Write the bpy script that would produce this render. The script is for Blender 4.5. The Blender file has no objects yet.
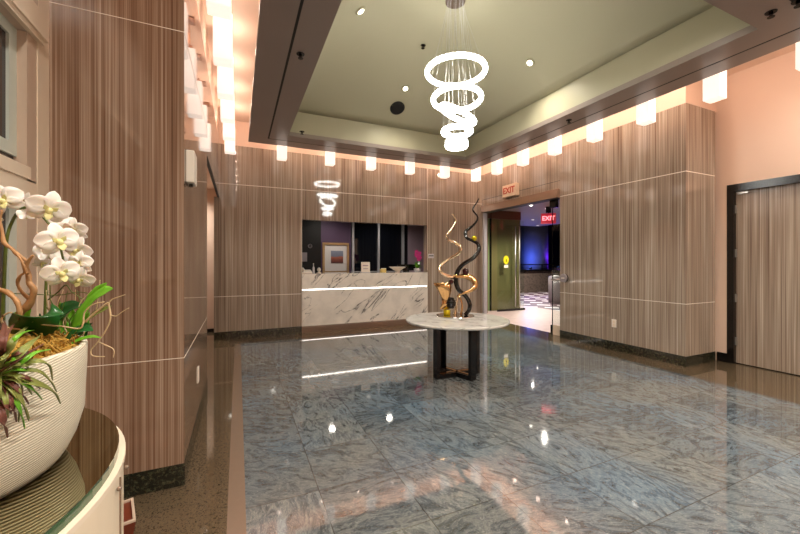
import bpy, bmesh, math, random
from mathutils import Vector, Matrix, noise
R = math.radians
random.seed(7)
SC = bpy.context.scene
COL = SC.collection
PI = math.pi

# ------------------------------------------------------------------ camera
F, YAW, CY, H = 361.0, 0.4213, 262.0, 1.27
CC, SS = math.cos(YAW), math.sin(YAW)
def ray(u, v):
    a = (u - 400) / F; b = (CY - v) / F
    return Vector((a * CC + SS, -a * SS + CC, b))
EYE = Vector((0, 0, H))
def at(u, v, d): return EYE + ray(u, v) * d
def onx(u, v, x): r = ray(u, v); return EYE + r * (x / r.x)
def ony(u, v, y): r = ray(u, v); return EYE + r * (y / r.y)
def onz(u, v, z): r = ray(u, v); return EYE + r * ((z - H) / r.z)

cam = bpy.data.cameras.new('camera'); co = bpy.data.objects.new('camera', cam)
COL.objects.link(co)
co.location = EYE; co.rotation_euler = (PI / 2, 0, -YAW)
cam.sensor_width = 36; cam.lens = F / 800 * 36; cam.shift_y = (CY - 267) / 800
cam.clip_start = 0.02; cam.clip_end = 100
SC.camera = co

# ------------------------------------------------------------------ materials
MATS = {}
def newmat(name):
    m = bpy.data.materials.new(name); m.use_nodes = True
    nt = m.node_tree; nt.nodes.clear()
    out = nt.nodes.new('ShaderNodeOutputMaterial')
    b = nt.nodes.new('ShaderNodeBsdfPrincipled')
    nt.links.new(b.outputs[0], out.inputs[0])
    MATS[name] = m
    return m, nt, b
def rgb(h):
    h = h.lstrip('#'); c = [int(h[i:i + 2], 16) / 255 for i in (0, 2, 4)]
    return tuple((x / 12.92 if x <= .04045 else ((x + .055) / 1.055) ** 2.4) for x in c) + (1,)
def plain(name, col, rough=.5, metal=0, ior=1.5, noise_amt=.12, nscale=30, coat=0, **kw):
    m, nt, b = newmat(name)
    c = rgb(col) if isinstance(col, str) else col
    N = nt.nodes; L = nt.links
    geo = N.new('ShaderNodeNewGeometry')
    nz = N.new('ShaderNodeTexNoise'); nz.inputs['Scale'].default_value = nscale; nz.inputs['Detail'].default_value = 4
    L.new(geo.outputs['Position'], nz.inputs['Vector'])
    mx = N.new('ShaderNodeMix'); mx.data_type = 'RGBA'
    mx.inputs[6].default_value = tuple(x * (1 - noise_amt) for x in c[:3]) + (1,)
    mx.inputs[7].default_value = tuple(min(1, x * (1 + noise_amt)) for x in c[:3]) + (1,)
    L.new(nz.outputs[0], mx.inputs[0]); L.new(mx.outputs[2], b.inputs['Base Color'])
    b.inputs['Roughness'].default_value = rough; b.inputs['Metallic'].default_value = metal
    b.inputs['IOR'].default_value = ior
    if coat: b.inputs['Coat Weight'].default_value = coat; b.inputs['Coat Roughness'].default_value = .03
    for k, v in kw.items(): b.inputs[k.replace('_', ' ')].default_value = v
    return m
def emis(name, col, s, base=(.8, .8, .8, 1)):
    m, nt, b = newmat(name)
    b.inputs['Base Color'].default_value = base
    b.inputs['Emission Color'].default_value = col if not isinstance(col, str) else rgb(col)
    b.inputs['Emission Strength'].default_value = s
    b.inputs['Roughness'].default_value = .3
    return m
def ramp(nt, fac, stops, interp='LINEAR'):
    r = nt.nodes.new('ShaderNodeValToRGB'); r.color_ramp.interpolation = interp
    e = r.color_ramp.elements
    while len(e) > 1: e.remove(e[-1])
    e[0].position = stops[0][0]; e[0].color = rgb(stops[0][1]) if isinstance(stops[0][1], str) else stops[0][1]
    for p, c in stops[1:]:
        x = e.new(p); x.color = rgb(c) if isinstance(c, str) else c
    nt.links.new(fac, r.inputs[0]); return r
def math_(nt, op, a, b=None, c=None):
    n = nt.nodes.new('ShaderNodeMath'); n.operation = op
    for i, x in enumerate((a, b, c)):
        if x is None: continue
        if isinstance(x, (int, float)): n.inputs[i].default_value = x
        else: nt.links.new(x, n.inputs[i])
    return n.outputs[0]

def zebra(name, gloss=True, seed=0., stops=None, ior=1.5):
    m, nt, b = newmat(name); N = nt.nodes; L = nt.links
    geo = N.new('ShaderNodeNewGeometry'); sp = N.new('ShaderNodeSeparateXYZ')
    L.new(geo.outputs['Position'], sp.inputs[0])
    s = math_(nt, 'ADD', math_(nt, 'ADD', sp.outputs[0], sp.outputs[1]), seed)
    def layer(k, kz, det, w):
        cb = N.new('ShaderNodeCombineXYZ')
        L.new(math_(nt, 'MULTIPLY', s, k), cb.inputs[0]); L.new(math_(nt, 'MULTIPLY', sp.outputs[2], kz), cb.inputs[2])
        n = N.new('ShaderNodeTexNoise'); n.inputs['Scale'].default_value = 1; n.inputs['Detail'].default_value = det
        n.inputs['Roughness'].default_value = .65; n.inputs['Distortion'].default_value = .15
        L.new(cb.outputs[0], n.inputs['Vector']); return math_(nt, 'MULTIPLY', n.outputs[0], w)
    f = math_(nt, 'ADD', math_(nt, 'ADD', layer(46, .4, 3, .46), layer(150, .3, 3, .46)), layer(9, .3, 2, .16))
    f = math_(nt, 'ADD', math_(nt, 'MULTIPLY', math_(nt, 'SUBTRACT', f, .54), 2.4), .5)
    r = ramp(nt, f, stops or [(.10, '#56453a'), (.33, '#857263'), (.52, '#a09080'), (.68, '#bcaf9f'), (.9, '#ddd5c8')])
    L.new(r.outputs[0], b.inputs['Base Color'])
    b.inputs['Roughness'].default_value = .05 if gloss else .28
    b.inputs['IOR'].default_value = ior
    return m
zebra('panel_veneer', ior=1.65)
zebra('panel_veneer_shaded', seed=3.3, ior=1.55, stops=[(.10, '#4f3628'), (.34, '#785b48'), (.52, '#8f735f'), (.68, '#a78f7c'), (.9, '#c4b2a1')])  # same veneer, shaded copy: its missing bright reflection is put into the colour
zebra('door_veneer', False, 11.)

def tiles():
    m, nt, b = newmat('blue_granite_tile'); N = nt.nodes; L = nt.links
    geo = N.new('ShaderNodeNewGeometry'); sp = N.new('ShaderNodeSeparateXYZ')
    L.new(geo.outputs['Position'], sp.inputs[0])
    T = .457
    def cell(o, off):
        v = math_(nt, 'DIVIDE', math_(nt, 'SUBTRACT', o, off), T)
        return math_(nt, 'FLOOR', v), math_(nt, 'FRACT', v)
    cx, fx = cell(sp.outputs[0], .41 - 10 * T); cy, fy = cell(sp.outputs[1], 1.56 - 20 * T)
    cb = N.new('ShaderNodeCombineXYZ'); L.new(cx, cb.inputs[0]); L.new(cy, cb.inputs[1])
    wn = N.new('ShaderNodeTexWhiteNoise'); wn.noise_dimensions = '2D'; L.new(cb.outputs[0], wn.inputs['Vector'])
    # per tile: own offset in the slab and own turn
    vr = N.new('ShaderNodeVectorRotate'); vr.rotation_type = 'Z_AXIS'
    add = N.new('ShaderNodeVectorMath'); add.operation = 'MULTIPLY_ADD'
    L.new(wn.outputs['Color'], add.inputs[0]); add.inputs[1].default_value = (40, 40, 40); L.new(geo.outputs['Position'], add.inputs[2])
    L.new(add.outputs[0], vr.inputs['Vector'])
    q = math_(nt, 'MULTIPLY', math_(nt, 'FLOOR', math_(nt, 'MULTIPLY', wn.outputs['Value'], 4)), .55)
    L.new(q, vr.inputs['Angle'])
    mp = N.new('ShaderNodeMapping'); mp.inputs['Scale'].default_value = (3.0, 7.4, 1); L.new(vr.outputs[0], mp.inputs[0])
    n1 = N.new('ShaderNodeTexNoise'); n1.inputs['Scale'].default_value = 1.5; n1.inputs['Detail'].default_value = 9
    n1.inputs['Roughness'].default_value = .68; n1.inputs['Distortion'].default_value = 2.2; L.new(mp.outputs[0], n1.inputs['Vector'])
    r1 = ramp(nt, n1.outputs[0], [(.25, '#37393b'), (.40, '#4d5255'), (.49, '#61676b'), (.56, '#7c807f'), (.63, '#5e646a'), (.80, '#a9a8a0')])
    n2 = N.new('ShaderNodeTexNoise'); n2.inputs['Scale'].default_value = 1.1; n2.inputs['Detail'].default_value = 3
    L.new(geo.outputs['Position'], n2.inputs['Vector'])
    r2 = ramp(nt, n2.outputs[0], [(.40, (1.03, 1.0, .96, 1)), (.64, (.72, .91, 1.12, 1))])
    mul = N.new('ShaderNodeMix'); mul.data_type = 'RGBA'; mul.blend_type = 'MULTIPLY'; mul.inputs[0].default_value = 1
    L.new(r1.outputs[0], mul.inputs[6]); L.new(r2.outputs[0], mul.inputs[7])
    # small bright squiggles
    n3 = N.new('ShaderNodeTexNoise'); n3.inputs['Scale'].default_value = 5; n3.inputs['Detail'].default_value = 5; n3.inputs['Distortion'].default_value = 2.5
    L.new(mp.outputs[0], n3.inputs['Vector'])
    w = math_(nt, 'ABSOLUTE', math_(nt, 'SUBTRACT', n3.outputs[0], .5))
    wm = ramp(nt, w, [(0, (1, 1, 1, 1)), (.018, (0, 0, 0, 1))])
    mx = N.new('ShaderNodeMix'); mx.data_type = 'RGBA'
    L.new(math_(nt, 'MULTIPLY', wm.outputs[0], .55), mx.inputs[0]); L.new(mul.outputs[2], mx.inputs[6]); mx.inputs[7].default_value = rgb('#b9bdb6')
    # joints
    def edge(f): return math_(nt, 'LESS_THAN', math_(nt, 'SUBTRACT', .5, math_(nt, 'ABSOLUTE', math_(nt, 'SUBTRACT', f, .5))), .0045)
    j = math_(nt, 'MAXIMUM', edge(fx), edge(fy))
    mj = N.new('ShaderNodeMix'); mj.data_type = 'RGBA'
    L.new(math_(nt, 'MULTIPLY', j, .8), mj.inputs[0]); L.new(mx.outputs[2], mj.inputs[6]); mj.inputs[7].default_value = rgb('#2b2a28')
    # tile to tile tone
    hv = N.new('ShaderNodeHueSaturation'); L.new(mj.outputs[2], hv.inputs['Color'])
    L.new(math_(nt, 'MULTIPLY_ADD', wn.outputs['Value'], .30, .78), hv.inputs['Value'])
    L.new(hv.outputs[0], b.inputs['Base Color'])
    b.inputs['Roughness'].default_value = .045; b.inputs['IOR'].default_value = 2.2
tiles()
def speckle(name, cols, scale=60, rough=.05, ior=1.7):
    m, nt, b = newmat(name); N = nt.nodes; L = nt.links
    geo = N.new('ShaderNodeNewGeometry')
    n1 = N.new('ShaderNodeTexNoise'); n1.inputs['Scale'].default_value = scale; n1.inputs['Detail'].default_value = 6; n1.inputs['Roughness'].default_value = .7
    L.new(geo.outputs['Position'], n1.inputs['Vector'])
    r = ramp(nt, n1.outputs[0], cols); L.new(r.outputs[0], b.inputs['Base Color'])
    b.inputs['Roughness'].default_value = rough; b.inputs['IOR'].default_value = ior
speckle('brown_granite', [(.3, '#1c1712'), (.43, '#43382b'), (.52, '#6b5b45'), (.60, '#37302a'), (.72, '#93836a')], 75)
speckle('dark_base_granite', [(.3, '#0d0f0c'), (.5, '#26271f'), (.6, '#3f402f'), (.75, '#77755a')], 40)
speckle('rubble_stone', [(.3, '#2b2320'), (.5, '#6a5a50'), (.6, '#3a302c'), (.75, '#96867a')], 9, .8, 1.4)

def marble(name, base, vein, sx, thick, rough=.08, rot=.6, ior=1.5, scale=1.0):
    m, nt, b = newmat(name); N = nt.nodes; L = nt.links
    geo = N.new('ShaderNodeNewGeometry')
    vr = N.new('ShaderNodeVectorRotate'); vr.rotation_type = 'Y_AXIS'; vr.inputs['Angle'].default_value = rot; L.new(geo.outputs['Position'], vr.inputs['Vector'])
    mp = N.new('ShaderNodeMapping'); mp.inputs['Scale'].default_value = (sx, 1, 3.2 * scale)
    L.new(vr.outputs[0], mp.inputs[0])
    n = N.new('ShaderNodeTexNoise'); n.inputs['Scale'].default_value = 1.3 * scale; n.inputs['Detail'].default_value = 6; n.inputs['Distortion'].default_value = .7; n.inputs['Roughness'].default_value = .5
    L.new(mp.outputs[0], n.inputs['Vector'])
    w = math_(nt, 'ABSOLUTE', math_(nt, 'SUBTRACT', n.outputs[0], .5))
    k = ramp(nt, w, [(0, (1, 1, 1, 1)), (thick, (.15, .15, .15, 1)), (thick * 3, (0, 0, 0, 1))])
    n2 = N.new('ShaderNodeTexNoise'); n2.inputs['Scale'].default_value = 2.4 * scale; n2.inputs['Detail'].default_value = 3
    L.new(geo.outputs['Position'], n2.inputs['Vector'])
    msk = ramp(nt, n2.outputs[0], [(.44, (0, 0, 0, 1)), (.56, (1, 1, 1, 1))])
    f = math_(nt, 'MULTIPLY', k.outputs[0], msk.outputs[0])
    n4 = N.new('ShaderNodeTexNoise'); n4.inputs['Scale'].default_value = 5 * scale; n4.inputs['Detail'].default_value = 5
    L.new(geo.outputs['Position'], n4.inputs['Vector'])
    c = rgb(base)
    r4 = ramp(nt, n4.outputs[0], [(.3, tuple(x * .82 for x in c[:3]) + (1,)), (.6, c)])
    mx = N.new('ShaderNodeMix'); mx.data_type = 'RGBA'; L.new(f, mx.inputs[0]); L.new(r4.outputs[0], mx.inputs[6]); mx.inputs[7].default_value = rgb(vein)
    L.new(mx.outputs[2], b.inputs['Base Color']); b.inputs['Roughness'].default_value = rough; b.inputs['IOR'].default_value = ior
marble('desk_marble', '#f6efe5', '#1d1c20', .8, .008, rot=.72)
marble('table_marble', '#d9d6d0', '#8b8a86', 2.0, .03, rot=0, scale=1.8)

plain('cream_paint', '#ecd0bc', .55, noise_amt=.02, nscale=2)
plain('ceiling_paint', '#f0d6c2', .6, noise_amt=.02, nscale=2)
plain('vault_paint', '#b3ad92', .38, noise_amt=.03, nscale=1.5)
plain('soffit_paint', '#8f8179', .35, noise_amt=.05, nscale=3)
plain('trim_paint', '#ecdcc6', .35, noise_amt=.02)
plain('casing_paint', '#c9b3a0', .35, noise_amt=.02)
plain('black_gap', '#080706', .6)
plain('black_gloss', '#0b0a0b', .12, ior=1.5)
plain('black_wood', '#120f0f', .2)
plain('seam_metal', '#f3e9da', .4, metal=.1)
plain('bronze_strip', '#8b7767', .18, metal=.25, noise_amt=.05)
plain('bronze_header', '#b09480', .16, metal=.55, noise_amt=.08, nscale=6)
plain('toe_metal', '#8d7a6c', .22, metal=.7, noise_amt=.05)
plain('steel', '#c9c7c4', .28, metal=.9)
plain('silver_frame', '#cfcdd2', .4, metal=.3)
plain('chrome', '#e6e6e6', .06, metal=1)
plain('gold', '#d8ae78', .12, metal=1, noise_amt=.2, nscale=20)
plain('rose_gold', '#e9d2b4', .14, metal=1, noise_amt=.2, nscale=24)
plain('yellow_gold', '#d6c021', .2, metal=.55)
plain('dark_bronze', '#0d0807', .1, ior=1.5)
plain('maroon_gloss', '#3c0d0f', .06)
plain('plate_white', '#f0e6da', .4, noise_amt=.01)
plain('device_white', '#f4efe2', .35, noise_amt=.01)
plain('console_cream', '#e9d8be', .3, noise_amt=.02)
plain('leather_brown', '#6b2f1c', .35)
plain('wood_bracket', '#8c5a3c', .35)
plain('bark', '#b4875a', .55, noise_amt=.45, nscale=60)
plain('twig', '#cdb38a', .6, noise_amt=.3, nscale=60)
plain('leaf_dark', '#1f5a25', .3, noise_amt=.45, nscale=14, Subsurface_Weight=.0)
plain('leaf_bright', '#6fb12c', .35, noise_amt=.4, nscale=22)
plain('leaf_olive', '#7d8440', .45, noise_amt=.5, nscale=16)
plain('leaf_red', '#6b3d30', .5, noise_amt=.4, nscale=20)
plain('stem_green', '#5d6b2a', .4, noise_amt=.4, nscale=40)
plain('petal_white', '#fbf0e6', .5, noise_amt=.04, nscale=12, Subsurface_Weight=.15, Subsurface_Scale=.01)
plain('petal_lip', '#eadf9c', .45, noise_amt=.3, nscale=60)
plain('petal_pink', '#d63a8c', .5, noise_amt=.2, nscale=40)
plain('moss', '#b08838', .95, noise_amt=.8, nscale=45)
plain('pebble', '#d9dad6', .5)
plain('picture_frame_gold', '#b99b74', .3, metal=.5)
plain('mat_board', '#e6ddda', .8, noise_amt=.01)
plain('aubergine', '#56405a', .55, noise_amt=.06, nscale=4)
plain('mauve_wall', '#b39da9', .5, noise_amt=.06, nscale=4)
plain('dark_wall', '#050506', .5)
plain('dark_glass', '#10131a', .03, ior=1.5)
plain('window_glass', '#35292a', .04, ior=1.5)
plain('sash_paint', '#c6cfc6', .3, noise_amt=.02)
plain('cardboard_yellow', '#d8c070', .6)
plain('green_glass', '#7e9060', .06, noise_amt=.03, ior=1.5)
plain('olive_glass', '#79714a', .06, noise_amt=.03, ior=1.5)
plain('copper_band', '#6b4530', .3, metal=.3)
plain('sticker_yellow', '#e8d21a', .5)
plain('grey_soffit', '#8d8783', .6, noise_amt=.03, nscale=3)
plain('column_plaster', '#6f7488', .6)
plain('lobby_grey', '#9b9295', .5)
plain('entry_stone', '#cdb4ae', .38, noise_amt=.2, nscale=7)
plain('speaker_mesh', '#0e0d0d', .8)
emis('lamp_glass', (1, .82, .70, 1), .85)
emis('ring_light', (1.0, .99, .93, 1), 13.0)
emis('led_strip', (1, .93, .86, 1), 4.5)
emis('bulb_glow', (1, .9, .75, 1), 9.0)
emis('lens_dim', (1, .9, .75, 1), 1.2)
emis('exit_red', (1, .25, .28, 1), 2.2, (.5, .02, .03, 1))
emis('exit_face', (.8, .02, .05, 1), .30, (.5, .05, .08, 1))
emis('blue_screen', (.1, .35, .8, 1), .8, (.02, .05, .1, 1))
plain('sign_housing', '#e8cdb0', .5)
plain('sign_letters', '#c23a26', .5)

def art():
    m, nt, b = newmat('art_print'); N = nt.nodes; L = nt.links
    geo = N.new('ShaderNodeNewGeometry'); sp = N.new('ShaderNodeSeparateXYZ'); L.new(geo.outputs['Position'], sp.inputs[0])
    n = N.new('ShaderNodeTexNoise'); n.inputs['Scale'].default_value = 12; L.new(geo.outputs['Position'], n.inputs['Vector'])
    f = math_(nt, 'ADD', sp.outputs[2], math_(nt, 'MULTIPLY', n.outputs[0], .1))
    f = math_(nt, 'MULTIPLY', math_(nt, 'SUBTRACT', f, 1.28), 2.6)
    r = ramp(nt, f, [(.0, '#4a2b2c'), (.25, '#8a4a3e'), (.42, '#b56a55'), (.5, '#7d7f92'), (.8, '#8e93a6')])
    L.new(r.outputs[0], b.inputs['Base Color'])
art()
def pavers():
    m, nt, b = newmat('dark_pavers'); N = nt.nodes; L = nt.links
    geo = N.new('ShaderNodeNewGeometry')
    sp = N.new('ShaderNodeSeparateXYZ'); L.new(geo.outputs['Position'], sp.inputs[0])
    a = math_(nt, 'MULTIPLY', math_(nt, 'ADD', sp.outputs[0], sp.outputs[1]), .7071 / .60)
    c = math_(nt, 'MULTIPLY', math_(nt, 'SUBTRACT', sp.outputs[0], sp.outputs[1]), .7071 / .55)
    row = math_(nt, 'FLOOR', a)
    c2 = math_(nt, 'FRACT', math_(nt, 'ADD', c, math_(nt, 'MULTIPLY', row, .37)))
    m_ = math_(nt, 'MULTIPLY', math_(nt, 'LESS_THAN', math_(nt, 'FRACT', a), .3), math_(nt, 'LESS_THAN', c2, .66))
    nz = N.new('ShaderNodeTexNoise'); nz.inputs['Scale'].default_value = 2; L.new(geo.outputs['Position'], nz.inputs['Vector'])
    r_ = ramp(nt, nz.outputs[0], [(.3, '#43324a'), (.7, '#6b4f52')])
    mx = N.new('ShaderNodeMix'); mx.data_type = 'RGBA'; L.new(m_, mx.inputs[0]); L.new(r_.outputs[0], mx.inputs[6]); mx.inputs[7].default_value = rgb('#efe6ea')
    L.new(mx.outputs[2], b.inputs['Base Color']); b.inputs['Roughness'].default_value = .5
pavers()
def bowl_mat():
    m, nt, b = newmat('ribbed_ceramic'); N = nt.nodes; L = nt.links
    tc = N.new('ShaderNodeTexCoord')
    mp = N.new('ShaderNodeMapping'); mp.inputs['Rotation'].default_value = (0, 0, 0); L.new(tc.outputs['UV'], mp.inputs[0])
    mp.inputs['Scale'].default_value = (-10, 42, 1)
    wv = N.new('ShaderNodeTexWave'); wv.wave_type = 'BANDS'; wv.bands_direction = 'DIAGONAL'; wv.inputs['Scale'].default_value = 1.35
    wv.inputs['Distortion'].default_value = 2.2; wv.inputs['Detail'].default_value = 3; wv.inputs['Detail Scale'].default_value = .7; wv.inputs['Detail Roughness'].default_value = .6
    L.new(mp.outputs[0], wv.inputs['Vector'])
    bp = N.new('ShaderNodeBump'); bp.inputs['Strength'].default_value = .35; bp.inputs['Distance'].default_value = .004
    L.new(wv.outputs[0], bp.inputs['Height']); L.new(bp.outputs[0], b.inputs['Normal'])
    r = ramp(nt, wv.outputs[0], [(0, '#bdb298'), (.35, '#e2d9c2'), (1, '#eee6d2')]); L.new(r.outputs[0], b.inputs['Base Color'])
    b.inputs['Roughness'].default_value = .38
bowl_mat()
def clear_glass(name, tint, t=.85):
    m, nt, b = newmat(name); N = nt.nodes; L = nt.links
    g = N.new('ShaderNodeBsdfGlossy'); g.inputs['Roughness'].default_value = .01
    tr = N.new('ShaderNodeBsdfTransparent'); tr.inputs[0].default_value = tint
    fr = N.new('ShaderNodeFresnel'); gg = N.new('ShaderNodeNewGeometry'); L.new(math_(nt, 'MULTIPLY_ADD', gg.outputs['Backfacing'], -.8333, 1.5), fr.inputs[0])
    mx = N.new('ShaderNodeMixShader'); L.new(fr.outputs[0], mx.inputs[0]); L.new(tr.outputs[0], mx.inputs[1]); L.new(g.outputs[0], mx.inputs[2])
    L.new(mx.outputs[0], N['Material Output'].inputs[0])
clear_glass('pane_glass', (.93, .97, .94, 1))
plain('smoked_glass', '#b4b08e', .015, metal=1, noise_amt=.01)
plain('glass_edge', '#3f5a3c', .05, ior=1.5)

# ------------------------------------------------------------------ mesh helpers
class MB:
    def __init__(s): s.v = []; s.f = []; s.sm = []; s.uv = {}
    def add(s, vs, fs, smooth=False, M=None):
        o = len(s.v)
        for p in vs:
            p = Vector(p); s.v.append(M @ p if M else p)
        for f in fs: s.f.append([o + i for i in f]); s.sm.append(smooth)
        return s
    def box(s, x0, x1, y0, y1, z0, z1, M=None):
        vs = [(x, y, z) for z in (z0, z1) for y in (y0, y1) for x in (x0, x1)]
        return s.add(vs, [(0, 2, 3, 1), (4, 5, 7, 6), (0, 1, 5, 4), (2, 6, 7, 3), (0, 4, 6, 2), (1, 3, 7, 5)], False, M)
    def cbox(s, c, sx, sy, sz, M=None):
        return s.box(c[0] - sx / 2, c[0] + sx / 2, c[1] - sy / 2, c[1] + sy / 2, c[2] - sz / 2, c[2] + sz / 2, M)
    def lathe(s, prof, c=(0, 0, 0), n=32, M=None, caps=True):
        vs = []; fs = []
        for r, z in prof:
            for k in range(n):
                a = 2 * PI * k / n; vs.append((c[0] + r * math.cos(a), c[1] + r * math.sin(a), c[2] + z))
        for i in range(len(prof) - 1):
            for k in range(n):
                a = i * n + k; b2 = i * n + (k + 1) % n; fs.append((a, b2, b2 + n, a + n))
        s.add(vs, fs, True, M)
        if caps:
            o = len(s.v) - len(vs)
            s.f.append([o + k for k in range(n)][::-1]); s.sm.append(False)
            s.f.append([o + (len(prof) - 1) * n + k for k in range(n)]); s.sm.append(False)
        return s
    def cyl(s, c, r, h, n=24, M=None): return s.lathe([(r, 0), (r, h)], c, n, M)
    def ball(s, c, r, n=20, sq=1):
        m = n // 2
        return s.lathe([(max(1e-4, r * math.sin(PI * i / m)), -r * sq * math.cos(PI * i / m)) for i in range(m + 1)], c, n)
    def tube(s, pts, rad, n=10, flat=1.0, smooth=True):
        pts = [Vector(p) for p in pts]
        if not isinstance(rad, (list, tuple)): rad = [rad] * len(pts)
        vs = []; fs = []; up = None
        for i, p in enumerate(pts):
            t = (pts[min(i + 1, len(pts) - 1)] - pts[max(i - 1, 0)])
            if t.length < 1e-9: t = Vector((0, 0, 1))
            t.normalize()
            if up is None: up = t.orthogonal().normalized()
            up = (up - t * up.dot(t)); up = up.normalized() if up.length > 1e-6 else t.orthogonal().normalized()
            w = t.cross(up)
            for k in range(n):
                a = 2 * PI * k / n; vs.append(p + (up * math.cos(a) + w * math.sin(a) * flat) * rad[i])
        for i in range(len(pts) - 1):
            for k in range(n):
                a = i * n + k; b2 = i * n + (k + 1) % n; fs.append((a, b2, b2 + n, a + n))
        s.add(vs, fs, smooth)
        o = len(s.v) - len(vs)
        s.f.append([o + k for k in range(n)][::-1]); s.sm.append(smooth)
        s.f.append([o + len(vs) - n + k for k in range(n)]); s.sm.append(smooth)
        return s
    def torus(s, c, R1, r, n=64, m=10, M=None, wob=0):
        vs = []; fs = []
        for i in range(n):
            a = 2 * PI * i / n; rr = r * (1 + (wob if i % 2 else -wob))
            for k in range(m):
                b2 = 2 * PI * k / m
                p = Vector(((R1 + rr * math.cos(b2)) * math.cos(a), (R1 + rr * math.cos(b2)) * math.sin(a), rr * 1.15 * math.sin(b2)))
                if M: p = M @ p
                vs.append(p + Vector(c))
        for i in range(n):
            for k in range(m):
                fs.append((i * m + k, ((i + 1) % n) * m + k, ((i + 1) % n) * m + (k + 1) % m, i * m + (k + 1) % m))
        return s.add(vs, fs, True)
    def prism(s, poly, z0, z1, smooth_side=False):
        n = len(poly); vs = [(x, y, z0) for x, y in poly] + [(x, y, z1) for x, y in poly]
        o = len(s.v)
        s.add(vs, [(i, (i + 1) % n, (i + 1) % n + n, i + n) for i in range(n)], smooth_side)
        s.f.append([o + i for i in range(n)][::-1]); s.sm.append(False)
        s.f.append([o + n + i for i in range(n)]); s.sm.append(False)
        return s
    def strip(s, pts, widths, nrm, cup=0.0, thick=.0012):
        """leaf blade: centre line, half widths, normals - with real thickness"""
        pts = [Vector(p) for p in pts]; vs = []; fs = []; m = 5
        for side in (0, 1):
            for i, p in enumerate(pts):
                t = (pts[min(i + 1, len(pts) - 1)] - pts[max(i - 1, 0)]).normalized()
                nn = Vector(nrm[i] if isinstance(nrm, list) else nrm); nn = (nn - t * nn.dot(t)).normalized(); w = t.cross(nn)
                for k in range(m):
                    q = (k - 2) / 2
                    vs.append(p + w * widths[i] * q + nn * (cup * widths[i] * q * q + (thick if side else 0)))
        N_ = len(pts)
        for i in range(N_ - 1):
            for k in range(m - 1):
                a = i * m + k; fs.append((a, a + 1, a + 1 + m, a + m)); a += N_ * m; fs.append((a + m, a + 1 + m, a + 1, a))
            for k in (0, m - 1):
                a = i * m + k; b2 = a + N_ * m; fs.append((a, a + m, b2 + m, b2) if k == 0 else (b2, b2 + m, a + m, a))
        return s.add(vs, fs, True)
    def build(s, name, mat, parent=None, bevel=0, loc=None):
        me = bpy.data.meshes.new(name)
        off = Vector(loc) if loc is not None else (parent.matrix_world.translation if parent is not None and parent.get('_w') is None else Vector((0, 0, 0)))
        if parent is not None: off = Vector(WORLD.get(parent.name, (0, 0, 0)))
        me.from_pydata([v - off for v in s.v], [], s.f)
        for p, q in zip(me.polygons, s.sm): p.use_smooth = q
        me.materials.append(MATS[mat] if isinstance(mat, str) else mat); me.validate()
        bm = bmesh.new(); bm.from_mesh(me); bmesh.ops.recalc_face_normals(bm, faces=bm.faces)
        bm.to_mesh(me); bm.free()
        o = bpy.data.objects.new(name, me); COL.objects.link(o)
        if parent is not None: o.parent = parent; WORLD[o.name] = tuple(off)
        elif loc is not None: o.location = off; WORLD[o.name] = tuple(off)
        if bevel:
            b = o.modifiers.new('bevel', 'BEVEL'); b.width = bevel; b.segments = 2; b.limit_method = 'ANGLE'; b.angle_limit = R(40)
        return o
WORLD = {}
def crom(pts, n=6):
    pts = [Vector(p) for p in pts]; out = []
    P = [pts[0] * 2 - pts[1]] + pts + [pts[-1] * 2 - pts[-2]]
    for i in range(1, len(P) - 2):
        for k in range(n):
            t = k / n; a, b, c, d = P[i - 1], P[i], P[i + 1], P[i + 2]
            out.append(.5 * ((2 * b) + (c - a) * t + (2 * a - 5 * b + 4 * c - d) * t * t + (3 * b - a - 3 * c + d) * t ** 3))
    out.append(pts[-1]); return out
def lerps(vals, n):
    out = []
    for i in range(n):
        t = i / (n - 1) * (len(vals) - 1); k = min(int(t), len(vals) - 2); out.append(vals[k] + (vals[k + 1] - vals[k]) * (t - k))
    return out
def thing(name, label, cat, loc=(0, 0, 0), group=None):
    o = bpy.data.objects.new(name, None); COL.objects.link(o); o.location = loc; WORLD[o.name] = tuple(loc)
    o.empty_display_size = .05
    o['label'] = label; o['category'] = cat
    if group: o['group'] = group
    return o
def tag(o, label, cat, group=None):
    o['label'] = label; o['category'] = cat
    if group: o['group'] = group
    return o
def struct(o): o['kind'] = 'structure'; return o
def dup(root, loc, label, group=None):
    def cp(o, parent):
        c = o.copy(); COL.objects.link(c)
        if parent: c.parent = parent
        for ch in KIDS.get(o.name, []): cp(ch, c)
        return c
    c = cp(root, None); c.location = loc; c['label'] = label
    if group: c['group'] = group
    return c
KIDS = {}
def index_kids():
    KIDS.clear()
    for o in bpy.data.objects:
        if o.parent: KIDS.setdefault(o.parent.name, []).append(o)
def light(kind, name, loc, energy, col, parent=None, **kw):
    l = bpy.data.lights.new(name, kind); l.energy = energy; l.color = col
    for k, v in kw.items():
        if k not in ('rot',): setattr(l, k, v)
    o = bpy.data.objects.new(name, l); COL.objects.link(o)
    off = Vector(WORLD.get(parent.name, (0, 0, 0))) if parent is not None else Vector((0, 0, 0))
    o.location = Vector(loc) - off
    if 'rot' in kw: o.rotation_euler = kw['rot']
    if parent is not None: o.parent = parent
    return o
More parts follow.
